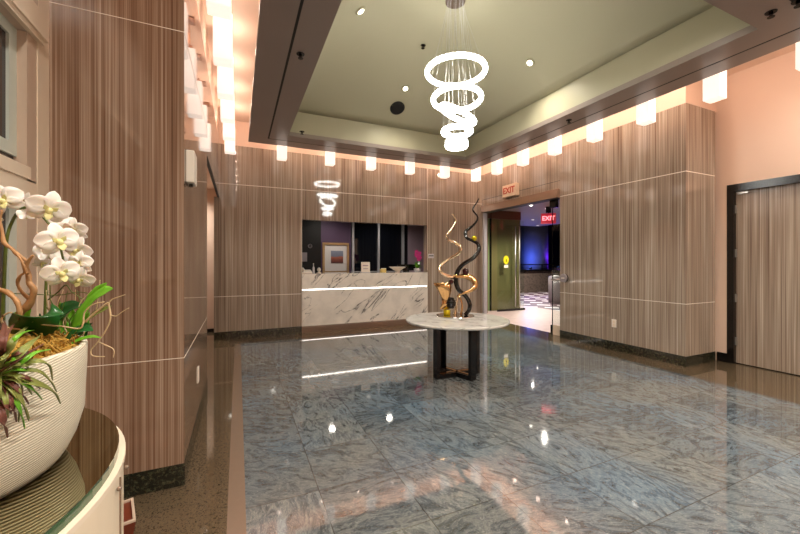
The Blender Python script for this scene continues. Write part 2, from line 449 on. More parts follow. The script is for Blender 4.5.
def text(name, body, size, M, mat, parent=None, ext=.002):
    cu = bpy.data.curves.new(name, 'FONT'); cu.body = body; cu.size = size; cu.extrude = ext; cu.align_x = 'CENTER'; cu.align_y = 'CENTER'; cu.offset = size * .02
    t = bpy.data.objects.new('tmp_text', cu); COL.objects.link(t)
    bpy.context.view_layer.update()
    me = bpy.data.meshes.new_from_object(t.evaluated_get(bpy.context.evaluated_depsgraph_get()))
    bpy.data.objects.remove(t)
    off = Vector(WORLD.get(parent.name, (0, 0, 0))) if parent is not None else Vector((0, 0, 0))
    for v in me.vertices: v.co = (M @ v.co) - off
    me.materials.clear(); me.materials.append(MATS[mat])
    o = bpy.data.objects.new(name, me); COL.objects.link(o)
    if parent is not None: o.parent = parent
    return o
WARM = (1, .78, .58); NEUT = (1, .93, .82)

# ------------------------------------------------------------------ setting dimensions
XL = -.281; XN = -.87; YN = 2.38; YE = 4.03; YB = 6.57; XR = 4.95; XD = 5.64; YR = 2.574; YD = 4.45
ZP = 3.20; ZC = 3.62; HF = 3.13; YF = -3.2
OX0, OX1, OZ1 = 1.03, 3.555, 2.025
# floor
f = struct(MB().box(.035, 4.58, YF, 6.15, -.05, 0).build('floor', 'blue_granite_tile'))
g = MB().box(-2.2, -.05, YF, 7.6, -.05, 0).box(-.05, 5.12, 6.15, 7.6, -.05, 0).box(4.58, XD + .2, YF, YD, -.05, 0).box(4.58, 5.12, YD, 6.15, -.05, 0)
struct(g.build('floor_border', 'brown_granite', f))
struct(MB().box(-.05, .035, YF, 6.15, -.05, 0.0003).build('inlay_strip', 'bronze_strip', f))
struct(MB().box(.5, 4.9, 7.6, 9.1, -.05, 0).build('floor_reception', 'brown_granite'))
# left window wall
W = XN
struct(MB().box(W - .2, W, YF, YN + 1.65, 0, .92).box(W - .2, W, 2.175, YN + 1.65, .92, ZC).box(W - .2, W, YF, 2.175, 2.31, ZC).box(W - .2, W, YF, .6, .92, 2.31).build('wall_left', 'casing_paint'))
win = struct(MB().box(W - .06, W - .045, .6, 2.175, .92, 2.31).build('window_1', 'window_glass'))
struct(MB().box(W, W + .004, 2.262, 2.275, 0, 2.31).box(W, W + .002, 2.275, YN, 0, ZC).build('casing', 'trim_paint', win))
struct(MB().box(W, W + .02, .5, 2.285, 2.31, 2.335).box(W, W + .03, .5, 2.305, 2.335, 2.36).box(W, W + .012, .5, 2.275, 2.36, 2.47).build('head_moulding', 'trim_paint', win))
struct(MB().box(W - .03, W + .008, .5, 2.19, 1.645, 1.70).box(W - .03, W + .003, .5, 2.262, 1.57, 1.637).box(W - .03, W, .5, 2.25, 1.637, 1.645).build('transom_rail', 'trim_paint', win))
sash = MB()
for z0, z1 in ((1.74, 2.31), (.92, 1.55)):
    sash.box(W - .045, W - .034, 2.115, 2.175, z0, z1).box(W - .045, W - .034, .6, 2.115, z0, z0 + .055).box(W - .045, W - .034, .6, 2.115, z1 - .05, z1)
struct(sash.build('window_sash', 'sash_paint', win))
# near panel block
b = struct(MB().box(XN - .03, XL, YN, YE, .124, ZP).build('wall_left_block', 'panel_veneer_shaded'))
struct(MB().box(W, XL + .004, YN - .004, YE, 0, .124).build('baseboard', 'dark_base_granite', b))
struct(MB().box(W, XL + .001, YN - .001, YE + .001, 2.578, 2.5815).box(W, XL + .001, YN - .001, YE + .001, .723, .7265).build('seam_strip', 'seam_metal', b))
struct(MB().box(W, XL - .01, YN + .01, YB, ZP, ZC).build('wall_left_upper', 'cream_paint'))
hd = struct(MB().box(-.312, XL, YE, YB + .1, 2.33, ZP).build('wall_left_header', 'panel_veneer'))
struct(MB().box(-.312, XL + .001, YE, YB, 2.322, 2.33).build('shadow_gap', 'black_gap', hd))
# corridor behind the opening
struct(MB().box(-2.2, .4, 7.39, 7.5, 0, 3).build('wall_corridor_end', 'cream_paint'))
struct(MB().box(-2.2, .4, 7.37, 7.39, 0, .06).build('baseboard_corridor', 'black_wood'))
struct(MB().box(-2.2, -2.1, YE - .1, 7.4, 0, 3).box(-2.1, W, YE, YE + .1, 0, 3).build('wall_corridor_left', 'cream_paint'))
struct(MB().box(-2.2, -.313, YE, 7.4, 2.6, 2.7).box(-.313, .4, YB + .15, 7.4, 2.6, 2.7).build('ceiling_corridor', 'ceiling_paint'))
# back wall
bk = struct(MB().box(-.36, OX0, YB, YB + .15, .127, 2.33).box(XL, OX0, YB, YB + .15, 2.33, ZP).build('wall_back', 'panel_veneer'))
bkr = struct(MB().box(OX1, XR + .15, YB, YB + .15, .127, ZP).build('wall_back_right', 'panel_veneer'))
bkh = struct(MB().box(OX0, OX1, YB, YB + .15, OZ1, ZP).build('wall_back_header', 'panel_veneer'))
struct(MB().box(-.36, OX0, YB - .004, YB + .15, 0, .127).build('baseboard', 'dark_base_granite', bk)); struct(MB().box(OX1, XR, YB - .004, YB + .15, 0, .127).build('baseboard', 'dark_base_granite', bkr))
sm = MB(); sm2 = MB()
for z in (2.55, .70):
    if z > 2: sm.box(XL, OX0, YB - .001, YB, z, z + .010); sm2.box(OX1, XR, YB - .001, YB, z, z + .010); struct(MB().box(OX0, OX1, YB - .001, YB, z, z + .010).build('seam_strip', 'seam_metal', bkh))
    if 0: sm.box(XL, XR, YB - .001, YB, z, z + .010)
    elif z < 2: sm.box(-.36, OX0, YB - .001, YB, z, z + .009)
for x in (OX0 - .004, OX1 + .012): (sm if x < 2 else sm2).box(x, x + .009, YB - .001, YB, .127 if x < 2 else 1.1, ZP)
struct(sm.build('seam_strip', 'seam_metal', bk)); struct(sm2.build('seam_strip', 'seam_metal', bkr))
struct(MB().box(-.5, XD, YB + .02, YB + .2, ZP, ZC).build('wall_back_upper', 'cream_paint'))
# right block and header
br = struct(MB().box(XR, XD - .06, YR, YD, .123, ZP).box(XR, XR + .25, YD, YB + .1, 2.50, ZP).build('wall_right', 'panel_veneer_shaded' if False else 'panel_veneer'))
struct(MB().box(XR - .004, XD - .06, YR - .004, YD, 0, .123).build('baseboard', 'dark_base_granite', br))
struct(MB().box(XR - .001, XD - .06, YR - .001, YD, 2.368, 2.378).box(XR - .001, XD - .06, YR - .001, YD, .755, .762).build('seam_strip', 'seam_metal', br))
struct(MB().box(XR - .001, XR + .01, YD, YB, 2.640, 2.648).build('shadow_gap', 'black_gap', br))
struct(MB().box(XR + .01, XD, YR + .01, YB + .1, ZP, ZC).build('wall_right_upper', 'cream_paint'))
# recess wall with door
DY1 = onx(736, 300, XD + .05).y; DFY = onx(727, 300, XD).y; DY0 = DY1 - 1.0; DZ = onx(735.7, 192, XD + .05).z; DFZ = onx(727, 185.5, XD).z
struct(MB().box(XD, XD + .15, YF, DY0 - .1, 0, ZC).box(XD, XD + .15, DFY, YR + 1.9, 0, ZC).box(XD, XD + .15, DY0 - .1, DFY, DFZ, ZC).build('wall_right_recess', 'cream_paint'))
struct(MB().box(XD - .015, XD, DFY, YR, 0, .115).box(XD - .015, XD, YF, DY0 - .1, 0, .115).build('baseboard_recess', 'black_wood'))
dr = struct(MB().box(XD + .05, XD + .09, DY0, DY1, .012, DZ).build('door_1', 'door_veneer'))
struct(MB().box(XD - .004, XD + .15, DY1, DFY, 0, DFZ).box(XD - .004, XD + .15, DY0 - .1, DY0, 0, DFZ).box(XD - .004, XD + .15, DY0, DY1, DZ, DFZ).build('door_frame', 'black_wood', dr))
for z in (.28, .82, 1.38, 1.93):
    struct(MB().box(XD + .03, XD + .052, DY1 - .012, DY1 + .006, z - .05, z + .05).build('door_hinge', 'steel', dr))
struct(MB().box(XD + .03, XD + .055, DY1 - .12, DY1 - .02, DZ - .035, DZ - .012).build('door_closer', 'steel', dr))
struct(MB().cyl((0, 0, 0), .028, .05, 20, Matrix.Translation((XD + .05, DY0 + .08, 1.0)) @ Matrix.Rotation(-PI / 2, 4, 'Y')).build('door_handle', 'steel', dr))
# front wall behind camera
struct(MB().box(XN - .2, XD + .15, YF - .15, YF, 0, ZC).build('wall_front', 'cream_paint'))
# ceiling: flat cove soffit around the frame, frame, tray and vault
TX0, TX1, TY0, TY1 = .672, 3.79, 1.46, 5.52
FX0, FX1, FY0, FY1 = .143, 4.32, .92, 6.05
ce = MB().box(-1.1, TX0, YF, YB + .2, ZC, ZC + .1).box(TX1, XD + .15, YF, YB + .2, ZC, ZC + .1).box(TX0, TX1, TY1, YB + .2, ZC, ZC + .1).box(TX0, TX1, YF, TY0, ZC, ZC + .1)
ce = struct(ce.build('ceiling', 'ceiling_paint'))
fm = MB()
def ring_box(mb, a0, a1, b0, b1, c0, c1, d0, d1, z0, z1):
    mb.box(a0, b0, c0, d1, z0, z1).box(b1, a1, c0, d1, z0, z1).box(b0, b1, c0, d0 if False else d0, z0, z1)
    return mb
def frame_ring(mb, o, i, z0, z1):
    ox0, ox1, oy0, oy1 = o; ix0, ix1, iy0, iy1 = i
    mb.box(ox0, ix0, oy0, oy1, z0, z1).box(ix1, ox1, oy0, oy1, z0, z1).box(ix0, ix1, oy0, iy0, z0, z1).box(ix0, ix1, iy1, oy1, z0, z1); return mb
GX0, GX1, GY0, GY1 = .405, 4.085, 1.19, 5.785
g_ = .022
frame_ring(fm, (FX0, FX1, FY0, FY1), (GX0, GX1, GY0, GY1), HF, HF + .06)
frame_ring(fm, (GX0 + g_, GX1 - g_, GY0 + g_, GY1 - g_), (TX0, TX1, TY0, TY1), HF, HF + .06)
fo = struct(fm.build('ceiling_frame', 'soffit_paint'))
struct(frame_ring(MB(), (GX0, GX1, GY0, GY1), (GX0 + g_, GX1 - g_, GY0 + g_, GY1 - g_), HF + .002, HF + .05).build('shadow_gap', 'black_gap', fo))
ZT = 3.52; RISE = .74
struct(frame_ring(MB(), (TX0 - .06, TX1 + .06, TY0 - .06, TY1 + .06), (TX0, TX1, TY0, TY1), HF + .06, ZT + .12).build('ceiling_tray_side', 'vault_paint'))
def vz(x, y):
    u = (x - (TX0 + TX1) / 2) / ((TX1 - TX0) / 2); v = (y - (TY0 + TY1) / 2) / ((TY1 - TY0) / 2)
    return ZT + RISE * max(0, 1 - u * u) * max(0, 1 - v * v)
vt = MB(); n = 36; vs = []; fs = []
for i in range(n + 1):
    for j in range(n + 1):
        x = TX0 + (TX1 - TX0) * i / n; y = TY0 + (TY1 - TY0) * j / n; vs.append((x, y, vz(x, y)))
for i in range(n):
    for j in range(n):
        a = i * (n + 1) + j; fs.append((a, a + 1, a + n + 2, a + n + 1))
vt.add(vs, fs, True)
o = struct(vt.build('ceiling_vault', 'vault_paint'))
sd = o.modifiers.new('thickness', 'SOLIDIFY'); sd.thickness = .04; sd.offset = 0

def onvault(u, v):
    r = ray(u, v); t = 1.0
    for _ in range(4000):
        p = EYE + r * t
        if p.z >= vz(p.x, p.y) or (not (TX0 < p.x < TX1 and TY0 < p.y < TY1) and p.z > 3.9): return p
        t += .003
    return p

# ------------------------------------------------------------------ reception alcove
struct(MB().box(.6, OX0 + .83, 8.9, 9.0, 0, 2.7).build('wall_reception_dark', 'dark_wall'))
struct(MB().box(1.86, 2.62, 8.9, 9.0, 0, 2.7).build('wall_reception_purple', 'aubergine'))
rw = struct(MB().box(2.62, 4.25, 8.97, 9.0, 0, 2.7).build('window_2', 'dark_glass'))
for x in (2.68, 3.38, 4.09): struct(MB().box(x - .028, x + .028, 8.9, 8.97, 0, 2.7).build('mullion', 'silver_frame', rw))
struct(MB().box(2.62, 4.12, 8.88, 8.97, .98, 1.03).build('window_sill', 'silver_frame', rw))
struct(MB().box(4.25, 4.9, 8.9, 9.0, 0, 2.7).box(4.8, 4.9, YB + .15, 9, 0, 2.7).build('wall_reception_right', 'mauve_wall'))
struct(MB().box(.45, .6, YB + .15, 9, 0, 2.7).build('wall_reception_left', 'dark_wall'))
struct(MB().box(.45, 4.9, YB + .15, 9, 2.6, 2.7).build('ceiling_reception', 'dark_wall'))

desk = thing('reception_desk', 'long white marble reception desk with dark veins and a glowing light line', 'reception desk', ((OX0 + OX1) / 2, 6.8, 0))
DX0, DX1 = OX0 + .001, OX1 - .001
MB().box(DX0, DX1, YB - .03, YB + .03, .785, 1.04).build('upper_panel', 'desk_marble', desk)
MB().box(DX0, DX1, YB - .03, YB + .03, .13, .762).build('lower_panel', 'desk_marble', desk)
MB().box(DX0, DX1, YB - .03, 7.25, 1.04, 1.06).build('counter_top', 'desk_marble', desk)
MB().box(DX0 + .01, DX1 - .01, YB - .008, YB + .01, .766, .783).build('light_strip', 'led_strip', desk)
MB().box(DX0, DX1, YB + .02, YB + .05, .0, .13).build('toe_kick', 'toe_metal', desk)
MB().box(DX0, DX1, YB + .0, YB + .015, .1265, .13).build('toe_light_strip', 'led_strip', desk)
MB().box(DX0, DX0 + .04, YB + .05, 7.2, 0, 1.04).box(DX1 - .04, DX1, YB + .05, 7.2, 0, 1.04).box(DX0, DX1, 7.1, 7.14, .0, 1.04).build('desk_body', 'dark_wall', desk)
MB().box(DX0 + .02, DX1 - .02, 6.72, 7.08, .72, .75).build('work_surface', 'dark_wall', desk)

pic = thing('framed_picture', 'square red landscape print in a gold frame on the purple reception wall', 'picture', (2.22, 8.88, 1.36))
x0, x1, z0, z1 = 1.89, 2.56, .99, 1.75
MB().box(x0, x1, 8.86, 8.9, z0, z0 + .055).box(x0, x1, 8.86, 8.9, z1 - .055, z1).box(x0, x0 + .055, 8.86, 8.9, z0 + .055, z1 - .055).box(x1 - .055, x1, 8.86, 8.9, z0 + .055, z1 - .055).build('picture_frame', 'picture_frame_gold', pic)
MB().box(x0 + .055, x1 - .055, 8.88, 8.89, z0 + .055, z1 - .055).build('mat_board', 'mat_board', pic)
MB().box(2.10, 2.41, 8.874, 8.88, 1.24, 1.55).build('print', 'art_print', pic)

def desk_pos(u, y=6.85): p = ony(u, 272, y); return p.x
CT = 1.06
x = desk_pos(365.5, 6.8)
t = thing('brochure_holder', 'white upright acrylic sign holder on the reception counter', 'sign holder', (x, 6.8, CT))
MB().box(x - .09, x + .09, 6.79, 6.80, CT, CT + .21).build('card', 'plate_white', t)
MB().box(x - .09, x + .09, 6.76, 6.86, CT, CT + .012).build('holder_base', 'silver_frame', t)
MB().box(x - .06, x + .05, 6.786, 6.79, CT + .13, CT + .15).box(x - .05, x + .05, 6.786, 6.79, CT + .07, CT + .085).build('printed_band', 'mauve_wall', t)
x = desk_pos(383, 6.8)
t = thing('card_box', 'small pale yellow card box between the sign holder and white bowl', 'box', (x, 6.8, CT))
MB().box(x - .055, x + .055, 6.76, 6.84, CT, CT + .07).build('box_body', 'cardboard_yellow', t, .003)
MB().box(x - .055, x + .055, 6.76, 6.764, CT + .07, CT + .085).build('card_stack', 'plate_white', t)
x = desk_pos(397.5, 6.85)
t = thing('bowl', 'shallow white footed bowl on the reception counter', 'bowl', (x, 6.85, CT))
MB().lathe([(.05, 0), (.055, .01), (.04, .02), (.09, .05), (.17, .105), (.18, .11), (.172, .112), (.09, .06), (.01, .035)], (x, 6.85, CT), 32).build('bowl_body', 'plate_white', t)
x = desk_pos(405, 7.1)
t = thing('computer_monitor', 'low dark monitor behind the white bowl on the counter', 'monitor', (x, 7.05, CT))
MB().box(x - .2, x + .22, 7.04, 7.06, CT + .03, CT + .16).build('screen_housing', 'black_gloss', t)
MB().box(x - .05, x + .05, 7.0, 7.1, CT, CT + .03).build('stand', 'black_gloss', t)
x = desk_pos(306, 6.8)
t = thing('desk_telephone', 'white desk telephone at the left end of the counter', 'telephone', (x, 6.75, CT))
MB().add([(x - .09, 6.66, CT), (x + .09, 6.66, CT), (x + .09, 6.84, CT), (x - .09, 6.84, CT), (x - .09, 6.66, CT + .03), (x + .09, 6.66, CT + .03), (x + .09, 6.84, CT + .07), (x - .09, 6.84, CT + .07)], [(0, 3, 2, 1), (4, 5, 6, 7), (0, 1, 5, 4), (2, 3, 7, 6), (1, 2, 6, 5), (0, 4, 7, 3)]).build('phone_base', 'plate_white', t, .008)
MB().tube(crom([(x - .06, 6.67, CT + .055), (x - .06, 6.75, CT + .085), (x - .06, 6.83, CT + .09)], 5), lerps([.022, .014, .022], 11), 10).build('handset', 'plate_white', t)
for u, hh, lab in ((313.5, .17, 'thin silver pen stand on the counter beside the white telephone'), (319, .15, 'taller glass tea light holder on the counter by the picture')):
    x = desk_pos(u, 6.95)
    t = thing('glass_bottle' if u < 315 else 'candle_holder', lab, 'bottle' if u < 315 else 'candle holder', (x, 6.95, CT))
    if u < 315:
        t['label'] = 'slim clear bottle on the counter behind the white telephone'
        MB().lathe([(.022, 0), (.024, .01), (.024, .10), (.008, .13), (.008, .17)], (x, 6.95, CT), 16).build('bottle_body', 'silver_frame', t)
        MB().cyl((x, 6.95, CT + .17), .010, .015, 12).build('bottle_cap', 'plate_white', t)
    else:
        t['label'] = 'small cream jar on a stand at the left of the counter'; t['category'] = 'jar'; t.name = 'jar'; WORLD['jar'] = (x, 6.95, CT)
        MB().lathe([(.04, 0), (.045, .008), (.012, .014), (.012, .03), (.032, .035), (.036, .06), (.03, .085), (.02, .09)], (x, 6.95, CT), 20).build('jar_body', 'plate_white', t)
        MB().lathe([(.021, .09), (.021, .1), (.006, .108)], (x, 6.95, CT), 16).build('lid', 'steel', t)
# pink orchid on the counter
x = desk_pos(417.5, 6.85)
t = thing('potted_orchid', 'small pink orchid in a glass pot at the right end of the counter', 'potted plant', (x, 6.85, CT))
MB().lathe([(.055, 0), (.07, .02), (.085, .07), (.078, .075)], (x, 6.85, CT), 20).build('pot', 'silver_frame', t)
lf = MB()
for k in range(14):
    a = k * 2.4; q = .09 + .05 * random.random(); hh = .05 + .1 * random.random()
    c = Vector((x, 6.85, CT + .07)); d = Vector((math.cos(a), math.sin(a), 0))
    lf.strip([c, c + d * q * .5 + Vector((0, 0, hh)), c + d * q + Vector((0, 0, hh * .9))], [.012, .032, .003], Vector((0, 0, 1)))
lf.build('foliage', 'leaf_bright', t)
sp_ = crom([(x, 6.85, CT + .07), (x - .01, 6.84, CT + .25), (x - .02, 6.8, CT + .42)], 6)
MB().tube(sp_, .005, 6).build('stem', 'stem_green', t)
for k, (dx, dz) in enumerate(((-.05, .42), (.02, .39), (-.03, .33), (.03, .31), (.0, .27), (-.06, .36))):
    fl = MB(); c = Vector((x + dx, 6.80, CT + dz))
    for j in range(5):
        a = j * 2 * PI / 5 + k; d = Vector((math.cos(a), -.15, math.sin(a)))
        fl.strip([c, c + d * .03, c + d * .052], [.006, .022, .004], Vector((0, -1, 0)))
    fl.build('blossom', 'petal_pink', t)
# plates and devices in the alcove
p = ony(304.5, 256.5, 8.9)
tag(MB().box(1.40, 1.52, 8.885, 8.9, 1.28, 1.5).build('notice_sign', 'lobby_grey'), 'grey card on the dark wall behind the left end of the counter', 'notice')
c = ony(310, 246, 8.9)
o = MB().torus((0, 0, 0), .045, .006, 24, 6, Matrix.Translation((c.x, 8.89, c.z)) @ Matrix.Rotation(PI / 2, 4, 'X'))
o.box(c.x - .04, c.x + .04, 8.885, 8.9, c.z - .005, c.z + .005)
tag(o.build('wall_clock', 'lobby_grey'), 'small round grey emblem on the dark wall left of the framed picture', 'wall emblem')
p = ony(431, 256, YB)
t = thing('wall_plaque', 'small silver plaque on the veneer right of the reception opening', 'plaque', (p.x, YB, p.z))
MB().box(p.x - .065, p.x + .065, YB - .008, YB, p.z - .045, p.z + .045).build('plate', 'silver_frame', t)
MB().box(p.x - .055, p.x + .055, YB - .0095, YB - .008, p.z - .006, p.z + .012).build('printed_band', 'dark_wall', t)

# ------------------------------------------------------------------ entrance
hdr = struct(MB().box(XR - .06, XR + .12, YD, 6.53, 2.36, 2.50).build('door_2', 'bronze_header'))
struct(MB().box(XR - .055, XR + .115, YD, 6.53, 2.352, 2.36).build('shadow_gap', 'black_gap', hdr))
struct(MB().box(XR - .02, XR + .06, 6.49, 6.53, 0, 2.35).build('door_jamb', 'silver_frame', hdr))
# fixed side light of glass at the near jamb
struct(MB().box(XR + .10, XR + .112, YD, 4.705, .19, 2.35).build('side_light', 'pane_glass', hdr))
struct(MB().box(XR + .085, XR + .125, YD, 4.68, 0.0, .17).build('bottom_rail', 'trim_paint', hdr))
struct(MB().box(XR + .10, XR + .112, 4.705, 4.715, .0, 2.35).build('door_edge', 'black_wood', hdr))
struct(MB().box(XR + .08, XR + .13, 4.68, 4.73, .0, .16).build('pivot_block', 'black_wood', hdr))
struct(MB().box(XR + .07, XR + .13, 4.60, 4.74, 2.22, 2.352).build('pivot_top', 'black_wood', hdr))
# outside floor, ceiling, side wall
ef = struct(MB().box(5.12, 7.6, YD, 9.6, -.05, 0).box(XD + .2, 7.6, 2.8, 4.3, -.05, 0).build('floor_entry', 'entry_stone'))
struct(MB().box(7.6, 16, 2, 16, -.05, 0).box(5.0, 7.6, 9.6, 16, -.05, 0).build('floor_outside', 'dark_pavers'))
struct(MB().box(5.2, 10.4, 3.4, 10.4, 2.62, 2.75).build('ceiling_entry', 'grey_soffit'))
gw = struct(MB().box(5.0, 5.98, 7.62, 7.68, 0, 2.45).build('wall_entry_glass', 'green_glass'))
struct(MB().box(5.97, 6.0, 7.58, 7.62, 0, 2.62).build('glass_joint', 'black_wood', gw))
struct(MB().box(6.0, 6.98, 7.6, 7.66, 0, 2.40).build('olive_panel', 'olive_glass', gw))
struct(MB().box(5.0, 6.98, 7.58, 7.66, 2.40, 2.62).build('head_band', 'copper_band', gw))
struct(MB().box(5.0, 5.1, YB + .2, 7.7, 0, 2.75).build('wall_entry_left', 'mauve_wall'))
# hung glass leaf with its two pull bars, standing open in front of the olive wall
gl = thing('glass_door_leaf', 'frameless glass entry door standing open before the olive wall', 'door', (6.6, 7.35, 0))
MB().box(6.05, 6.93, 7.40, 7.412, .03, 2.35).build('glass_pane', 'pane_glass', gl)
for u in (515.5, 519.5):
    p = ony(u, 262, 7.36)
    MB().cyl((p.x, 7.36, .10), .014, 2.1, 10).build('pull_bar', 'steel', gl)
MB().box(6.05, 6.95, 7.385, 7.425, .0, .05).build('door_rail', 'black_wood', gl)
p = ony(507, 260, 7.36)
o = MB().cyl((0, 0, 0), .085, .004, 24, Matrix.Translation((p.x, 7.396, p.z)) @ Matrix.Rotation(PI / 2, 4, 'X') @ Matrix.Scale(1.3, 4, (0, 1, 0)))
o.build('caution_sticker', 'sticker_yellow', gl)
MB().box(p.x - .012, p.x + .012, 7.388, 7.392, p.z - .05, p.z + .03).build('sticker_mark', 'black_wood', gl)
MB().box(p.x - .065, p.x + .065, 7.392, 7.396, p.z - .20, p.z - .125).build('sticker_label', 'plate_white', gl)
# blue-lit column, stone planter wall, dark house front
cx, cyy = 12.15, 12.4
col_ = MB().lathe([(.62, .9), (.62, 3.6)], (cx, cyy, 0), 40)
tag(col_.build('round_column', 'column_plaster'), 'thick round column washed in blue light beyond the entrance', 'column')
t = thing('planter_wall', 'low rubble stone wall with a dark coping outside the entrance', 'wall', (12, 11.5, 0))
MB().box(9.2, 14.5, 11.5, 13.4, 0, .88).build('stone_body', 'rubble_stone', t)
MB().box(9.1, 14.6, 11.42, 13.5, .88, .96).build('coping', 'black_wood', t)
t = thing('metal_railing', 'thin dark rail running above the rubble stone wall outside', 'railing', (12, 11.6, .96))
MB().box(9.2, 14.5, 11.55, 11.58, 1.14, 1.18).build('top_rail', 'black_wood', t)
for k in range(5): MB().box(9.4 + k * 1.2, 9.43 + k * 1.2, 11.55, 11.58, .96, 1.14).build('post', 'black_wood', t)
struct(MB().box(8, 17, 14.5, 14.7, 0, 4.2).box(16, 16.2, 2, 14.5, 0, 4.2).build('wall_outside', 'dark_wall'))
struct(MB().box(10.4, 16, 5, 14.6, 3.6, 3.7).build('ceiling_outside', 'dark_wall'))
t = thing('round_planter', 'pale grey cylinder bollard outside near the right jamb of the entrance', 'bollard', (8.8, 7.95, 0))
p = onz(556, 303, 0)
t.location = (p.x, p.y, 0); WORLD[t.name] = (p.x, p.y, 0)
MB().lathe([(.22, 0), (.22, .78), (.2, .8)], (p.x, p.y, 0), 24).build('drum', 'lobby_grey', t)
MB().lathe([(.2, .8), (.21, .82), (.02, .86)], (p.x, p.y, 0), 24).build('cap', 'lobby_grey', t)
# exterior light: blue wash, entry downlights
for i, (x, y, lab) in enumerate(((11.35, 11.75, 'left'), (13.0, 11.8, 'right'))):
    t = thing('blue_uplight', 'small blue floodlight at the %s foot of the lit round column' % lab, 'floodlight', (x, y, .96))
    MB().lathe([(.05, 0), (.06, .1)], (x, y, .96), 14).build('lamp_body', 'black_wood', t)
    MB().lathe([(.052, .1), (.05, .104)], (x, y, .96), 14).build('lens', 'blue_screen', t)
    light('POINT', 'uplight_source', (x - (.1 if i == 0 else -.1), y, 1.25), 30 if i == 0 else 38, (.10, .18, 1) if i == 0 else (.16, .02, 1), t, shadow_soft_size=.05)
for i, (u, v) in enumerate(((531, 205), (547, 208))):
    p = onz(u, v, 2.615); 
    t = thing('recessed_downlight', ['small recessed downlight in the entry ceiling, left of the hanging exit sign', 'small recessed downlight in the entry ceiling just over the hanging exit sign'][i], 'downlight', tuple(p))
    MB().lathe([(.05, -.012), (.055, 0)], tuple(p), 16).build('trim_ring', 'silver_frame', t)
    MB().lathe([(.035, -.016), (.035, -.012)], tuple(p), 16).build('lens', 'bulb_glow', t)
    light('SPOT', 'downlight_source', (p.x, p.y, p.z - .03), 60, NEUT, t, spot_size=R(120), spot_blend=.6, shadow_soft_size=.04)
# exit sign hanging in the entry
c = Vector((6.9, 6.55, 2.33)); Ms = Matrix.Translation(c) @ Matrix.Rotation(R(-45), 4, 'Z')
t = thing('exit_sign', 'glowing red exit sign hanging from the entry ceiling beyond the glass', 'exit sign', tuple(c))
MB().cbox((0, 0, 0), .34, .04, .25, Ms).build('sign_box', 'exit_face', t)
MB().cyl((0, 0, .125), .012, .2, 10, Ms).box(-.06, .06, -.03, .03, .14, .29, Ms).build('hanger', 'black_wood', t)
text('lettering', 'EXIT', .15, Ms @ Matrix.Translation((0, -.0225, 0)) @ Matrix.Rotation(PI / 2, 4, 'X') @ Matrix.Scale(.95, 4, (1, 0, 0)), 'exit_red', t)
c = Vector((XR - .05, 5.60, 2.675)); Ms = Matrix.Translation(c) @ Matrix.Rotation(R(-90), 4, 'Z')
t = thing('exit_sign', 'cream exit sign with dull red letters on the veneer above the entrance', 'exit sign', tuple(c))
MB().cbox((0, 0, 0), .38, .10, .24, Ms).build('sign_box', 'sign_housing', t, .006)
text('lettering', 'EXIT', .17, Ms @ Matrix.Translation((0, -.0525, 0)) @ Matrix.Rotation(PI / 2, 4, 'X') @ Matrix.Scale(.95, 4, (1, 0, 0)), 'sign_letters', t)
# round actuator on right wall
p = onx(565.5, 278, XR)
t = thing('door_actuator', 'round silver door button on the right veneer wall by the entrance', 'door button', (XR, p.y, p.z))
MB().cyl((0, 0, 0), .07, .03, 32, Matrix.Translation((XR - .06, p.y, p.z)) @ Matrix.Rotation(PI / 2, 4, 'Y')).build('button_plate', 'lobby_grey', t, .004)
MB().cyl((0, 0, 0), .06, .035, 32, Matrix.Translation((XR - .032, p.y, p.z)) @ Matrix.Rotation(PI / 2, 4, 'Y')).build('mounting_box', 'black_wood', t)
MB().box(XR - .066, XR - .06, p.y - .03, p.y + .03, p.z - .008, p.z + .008).build('printed_band', 'plate_white', t)
p0 = onx(552, 279.5, XR + .09)
tag(MB().tube([(XR + .075, YD + .02, p0.z), (XR + .075, p0.y, p0.z)], .014, 10).build('push_bar', 'steel'), 'short steel push bar on the glass at the right jamb', 'push bar')
# outlets and devices
def outlet(name, c, axis, lab):
    t = thing(name, lab, 'outlet', tuple(c))
    s_ = -1 if axis > 0 else 1  # axis>0: plate on a wall facing -x
    x0, x1 = (c[0] - .006, c[0]) if axis > 0 else (c[0], c[0] + .006)
    MB().box(x0, x1, c[1] - .036, c[1] + .036, c[2] - .058, c[2] + .058).build('cover_plate', 'plate_white', t, .002)
    xs = (x0 - .002, x0) if axis > 0 else (x1, x1 + .002)
    for dz in (-.022, .022): MB().box(xs[0], xs[1], c[1] - .014, c[1] + .014, c[2] + dz - .014, c[2] + dz + .014).build('socket', 'trim_paint', t, .0008)
    return t
outlet('wall_outlet', (XR, 3.49, .385), 1, 'white power outlet low on the right veneer wall')
outlet('wall_outlet', (XL, 3.15, .41), -1, 'white power outlet low on the glossy left veneer wall')
t = thing('alarm_box', 'white alarm box high on the glossy left veneer wall', 'alarm', (XL, 2.55, 1.82))
MB().box(XL, XL + .045, 2.44, 2.59, 1.74, 1.93).build('housing', 'device_white', t, .006)
MB().box(XL, XL + .03, 2.60, 2.67, 1.80, 1.90).build('strobe_lens', 'silver_frame', t, .006)
MB().box(XL + .01, XL + .03, 2.50, 2.53, 1.725, 1.74).build('test_knob', 'black_wood', t)

